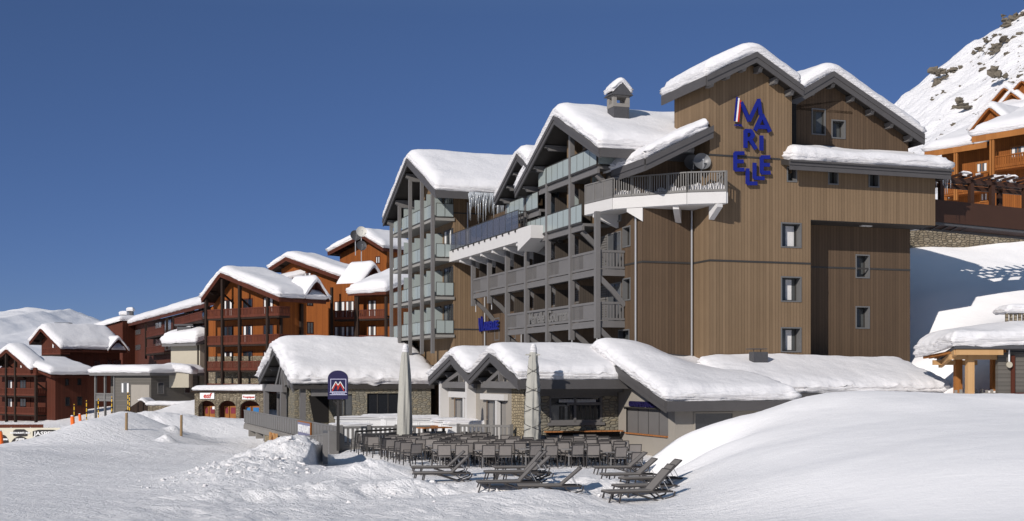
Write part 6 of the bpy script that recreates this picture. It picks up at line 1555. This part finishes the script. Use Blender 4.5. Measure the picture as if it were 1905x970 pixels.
while t < ba1:
    m.bar((t,1.0,pz+.22),(t+.5,4.3,pz+.22),.1,.14)
    if rgp.random() < .75:
        w_ = rgp.uniform(.14,.3); c = (t+.12, 1.3+rgp.random()*1.2, pz+.36); rock(sn, c, w_, rgp)
    t += .75
m.build('pergola', 'bridge_brown', BR); [tag(o) for o in sn.build_each('snow_lump', 'roof_snow', BR)]
# retaining wall behind
WF = frame_at(1690, 90.6, 12); WR = root_of(WF, 'retaining_wall', 'long dry stone retaining wall on the slope under the footbridge', 'wall')
wa0 = WF.B(1640,450,0)[0]; wa1 = WF.B(2050,440,0)[0]; wz = WF.B(1800,424,0)[1]
MB().prism([(wa0,0,wz-4.5),(wa1,0,wz-3),(wa1,0,wz+.9),(wa0,0,wz-.5)], (0,1.2,0)).build('masonry', 'stone_far', WR)
snow_cap(WR, lambda a, b: wz-.5+(a-wa0)/(wa1-wa0)*1.4, wa0, wa1, 0, 5, T=.55, r=.8, seed=301, res=.5, free=(1,1,1,0), name='snow_cap')
# golden chalets (long side faces left, ridge running away to the left)
def gold_chalet(px, Y, th, label, eave, right_px, left_px, zb, rails, wins, posts, seed, dormers=()):
    fr = frame_at(px, Y, th); R = root_of(fr, 'chalet', label, 'chalet', 'wooden chalets with deep roof snow')
    bq = fr.A(left_px, eave[0][1], 0)[0]; bn = fr.A(right_px, 300, 0)[0]
    z = fr.A(*eave[0], -1.6)[1]; b0, b1 = sorted((bn, bq))
    pl = lambda a, b: z+(a+1.6)*.36+0*b
    MB().prism([(-1.6,b0-.8,z),(8,b0-.8,z+3.45),(8,b0-.8,z+3.1),(-1.6,b0-.8,z-.35)], (0,b1-b0+1.6,0)).build('roof', 'dark_timber', R)
    MB().box(-1.68,b0-.8,z-.5,-1.6,b1+.8,z+.03).build('eave_board', 'amber_timber', R)
    snow_cap(R, pl, -1.6, 8, b0-.8, b1+.8, T=1.0, r=1.0, seed=seed, over=.25, res=.4)
    m = MB(); m.prism([(0,b0,zb),(0,b0,z+.2),(7.5,b0,z+2.8),(7.5,b0,zb)], (0,b1-b0,0)); m.build('wall', 'golden_wood', R)
    for y_, x0, x1 in rails:
        q0, zt = fr.A(x0, y_, -1.4); q1 = fr.A(x1, y_, -1.4)[0]; q0, q1 = sorted((q0, q1)); zf = zt-1.05
        s = MB(); s.box(-1.4,q0,zf-.2,0,q1,zf); B_ = s.build('balcony', 'golden_wood', R); red_rail((-1.4,q0),(-1.4,q1),zf,1.05).build('railing', 'golden_wood', B_)
    for x0, x1, y0, y1 in wins:
        a0, z0 = fr.A(x0,y1,0); a1, z1 = fr.A(x1,y0,0); window(R, 'a', 0, a0, a1, z0, z1, mull=1, fm='amber_timber', pane='glass_grey', curtain='curtain_white', fw=.14)
    for px_, y0, y1 in posts:
        b_, zt = fr.A(px_, y0, -1.45); MB().box(-1.6,b_-.08,fr.A(px_,y1,-1.45)[1],-1.4,b_+.08,zt).build('post', 'amber_timber', R)
    for (dpx, dpy, w_, h_) in dormers:
        aa = 1.5; b_, zz_ = fr.A(dpx, dpy, aa)
        pr = [(b_-w_/2, zz_), (b_, zz_+h_), (b_+w_/2, zz_)]; pf_ = prof_fn(pr, .25)
        for (t0, z0), (t1, z1) in zip(pr[:-1], pr[1:]): MB().prism([(aa,t0,z0),(aa,t1,z1),(aa,t1,z1-.3),(aa,t0,z0-.3)], (5,0,0)).build('dormer_roof', 'golden_wood', R)
        m = MB(); m.prism([(aa+.5,b_-w_/2+.3,zz_-.1),(aa+.5,b_+w_/2-.3,zz_-.1),(aa+.5,b_,zz_+h_-.3)], (.2,0,0)); m.build('dormer_wall', 'golden_wood', R)
        snow_cap(R, lambda a, b: pf_(b), aa, aa+5, b_-w_/2, b_+w_/2, T=.7, r=.7, seed=seed+3, res=.25, name='dormer_snow', free=(1,0,1,1))
gold_chalet(1838, 122, 37.6, 'golden timber chalet just right of the hotel above the footbridge', [(1800,271)], 1840, 1752, 15, ((342,1754,1838),), ((1818,1836,303,321),(1764,1772,358,370),(1826,1836,354,374)), ((1777,283,373),(1781,283,373)), 311)
gold_chalet(1905, 114, 37.6, 'golden timber chalet cut by the right edge with a carved balcony', [(1860,247)], 2010, 1842, 15, ((292,1846,2000),), ((1882,1906,272,294),), ((1844,250,330),(1849,250,330)), 321, dormers=((1840,238,4.2,2.0),))
gold_chalet(1900, 136, 37.6, 'upper golden chalet with three small snowy gables at the right edge', [(1870,215)], 2050, 1858, 18, (), (), (), 331, dormers=((1868,206,6,2.6),(1900,200,6.5,3.0)))
# timber shelter
x, y, _ = at(1800, 735, 64); 
TS = frame_at(1800, 64, 5); tr = root_of(TS, 'shelter', 'open timber shelter under a deep snowdrift at the right edge', 'shelter')
tz0 = TS.B(1800,742,0)[1]-1
tzr = TS.B(1800,650,-.6)[1]
for px, b_, mt in ((1804,0,'new_timber'),(1782,2.2,'amber_timber'),(1850,2.2,'amber_timber'),(1878,0,'concrete')):
    a_ = TS.B(px,700,b_)[0]; MB().box(a_-.17,b_-.17,tz0,a_+.17,b_+.17,tzr-.2).build('post', mt, tr)
aL = TS.B(1776,645,-.6)[0]; aR = TS.B(1864,645,-.6)[0]; aS = TS.B(1752,675,2.6)[0]; aE = TS.B(1960,645,-.6)[0]
m = MB(); m.box(aL,-.75,tzr-.28,aR,-.55,tzr); m.bar((aL+.05,-.65,tzr-.14),(aS,2.8,tzr-.75),.18,.28); m.box(aL,-.1,tzr-.5,aR,.1,tzr-.25); m.box(aL+.1,2.1,tzr-.75,aR,2.3,tzr-.5); m.build('beam', 'new_timber', tr)
m = MB()
for k in range(9): a_ = aL+.2+(aR-aL)*k/8; m.bar((a_,-.55,tzr-.08),(a_-.3,2.9,tzr-.35),.09,.14)
m.build('rafter', 'amber_timber', tr)
MB().prism([(aL-.1,-.85,tzr+.02),(aE,-.85,tzr+.02),(aE,3.4,tzr-.2),(aS-.1,3.0,tzr-.5)], (0,0,.16)).build('roof', 'slate', tr)
def tfn(a, b): return tzr+.18 - .25*np.clip((b+.8)/4,0,1) - .45*np.clip((aL+.6-a)/1.2,0,1.5)*np.clip((b+.8)/3,0,1)
snow_cap(tr, lambda a, b: tfn(a,b)+ .55*np.clip((a-aL)/4,0,1)*sstep(-.8,2.5,b), aL-.15, aE, -.8, 3.8, T=1.0, r=1.5, seed=341, over=.12, res=.14, free=(1,0,1,0), rough=.08)
m = MB(); m.box(aR,-.2,tz0,aE,.1,tzr-.15); m.build('wall', 'grey_siding', tr)
m = MB(); a_ = TS.B(1884,700,-.25)[0]; m.box(a_-.08,-.3,tz0,a_+.1,-.15,tzr-.3); m.box(a_,-.3,tz0,aE,-.15,tz0+1.3); m.build('window_frame', 'redbrown_wood', tr)
MB().box(a_+.12,-.22,tz0+1.35,aE,-.205,tzr-.5).build('pane', 'grey_siding', tr)
m = MB(); fa = TS.B(1776,735,1.2)[0]
for k in range(14): xx = fa+k*.27; m.box(xx,1.2,tz0+.2,xx+.14,1.25,TS.B(1800,726,1.2)[1]+(k % 3)*.03)
m.bar((fa,1.28,TS.B(1800,733,1.2)[1]),(fa+3.7,1.28,TS.B(1800,733,1.2)[1]),.04,.1); 
pf2 = root_of(TS, 'picket_fence', 'small grey picket fence under the timber shelter', 'fence'); m.build('pickets', 'concrete', pf2)
la = root_of(TS, 'hanging_lamp', 'round pale lamp hanging on the grey post of the shelter', 'lamp'); a_ = TS.B(1876.5,678,-.35)[0]; zc = TS.B(1876,679,-.35)[1]
MB().cyl((a_,-.38,zc),(a_,-.46,zc),.15,.15,20).build('disc', 'render_cream', la); MB().box(a_-.03,-.42,zc+.1,a_+.03,-.36,zc+.75).build('hanger', 'white_plastic', la)
# log pile behind the shelter and snow topped stump at the edge
lp = empty('log_pile', (*at(1838,730,72)[:2], at(1838,728,72)[2]), .2, 'heap of stones and logs behind the timber shelter', 'rock pile'); rp_ = random.Random(8); m = MB()
for k in range(26): rock(m, (rp_.uniform(-1.6,1.7), rp_.uniform(0,.8), rp_.uniform(-.4,.75)), rp_.uniform(.22,.42), rp_)
m.build('stone', 'stone_far', lp)
st = empty('terrace_corner', at(1898,606,66), 0, 'snow topped corner of a stone faced terrace above the shelter roof', 'wall'); MB().prism([(-.75,0,.1),(1.2,0,.25),(1.2,0,-.6),(-.2,0,-.55),(-.65,0,-.15)], (0,1.6,0)).build('slab', 'concrete', st)
m = MB()
for k in range(9): m.box(-.75+k*.22,-.05,.1,-.62+k*.22,.08,.62-.03*(k % 3))
m.build('palisade', 'stone_far', st); snow_cap(st, lambda a, b: .62+0*a, -.7, 1.2, -.05, 1.5, T=.45, r=.5, seed=77, res=.1, free=(1,0,1,0), name='snow_cap')
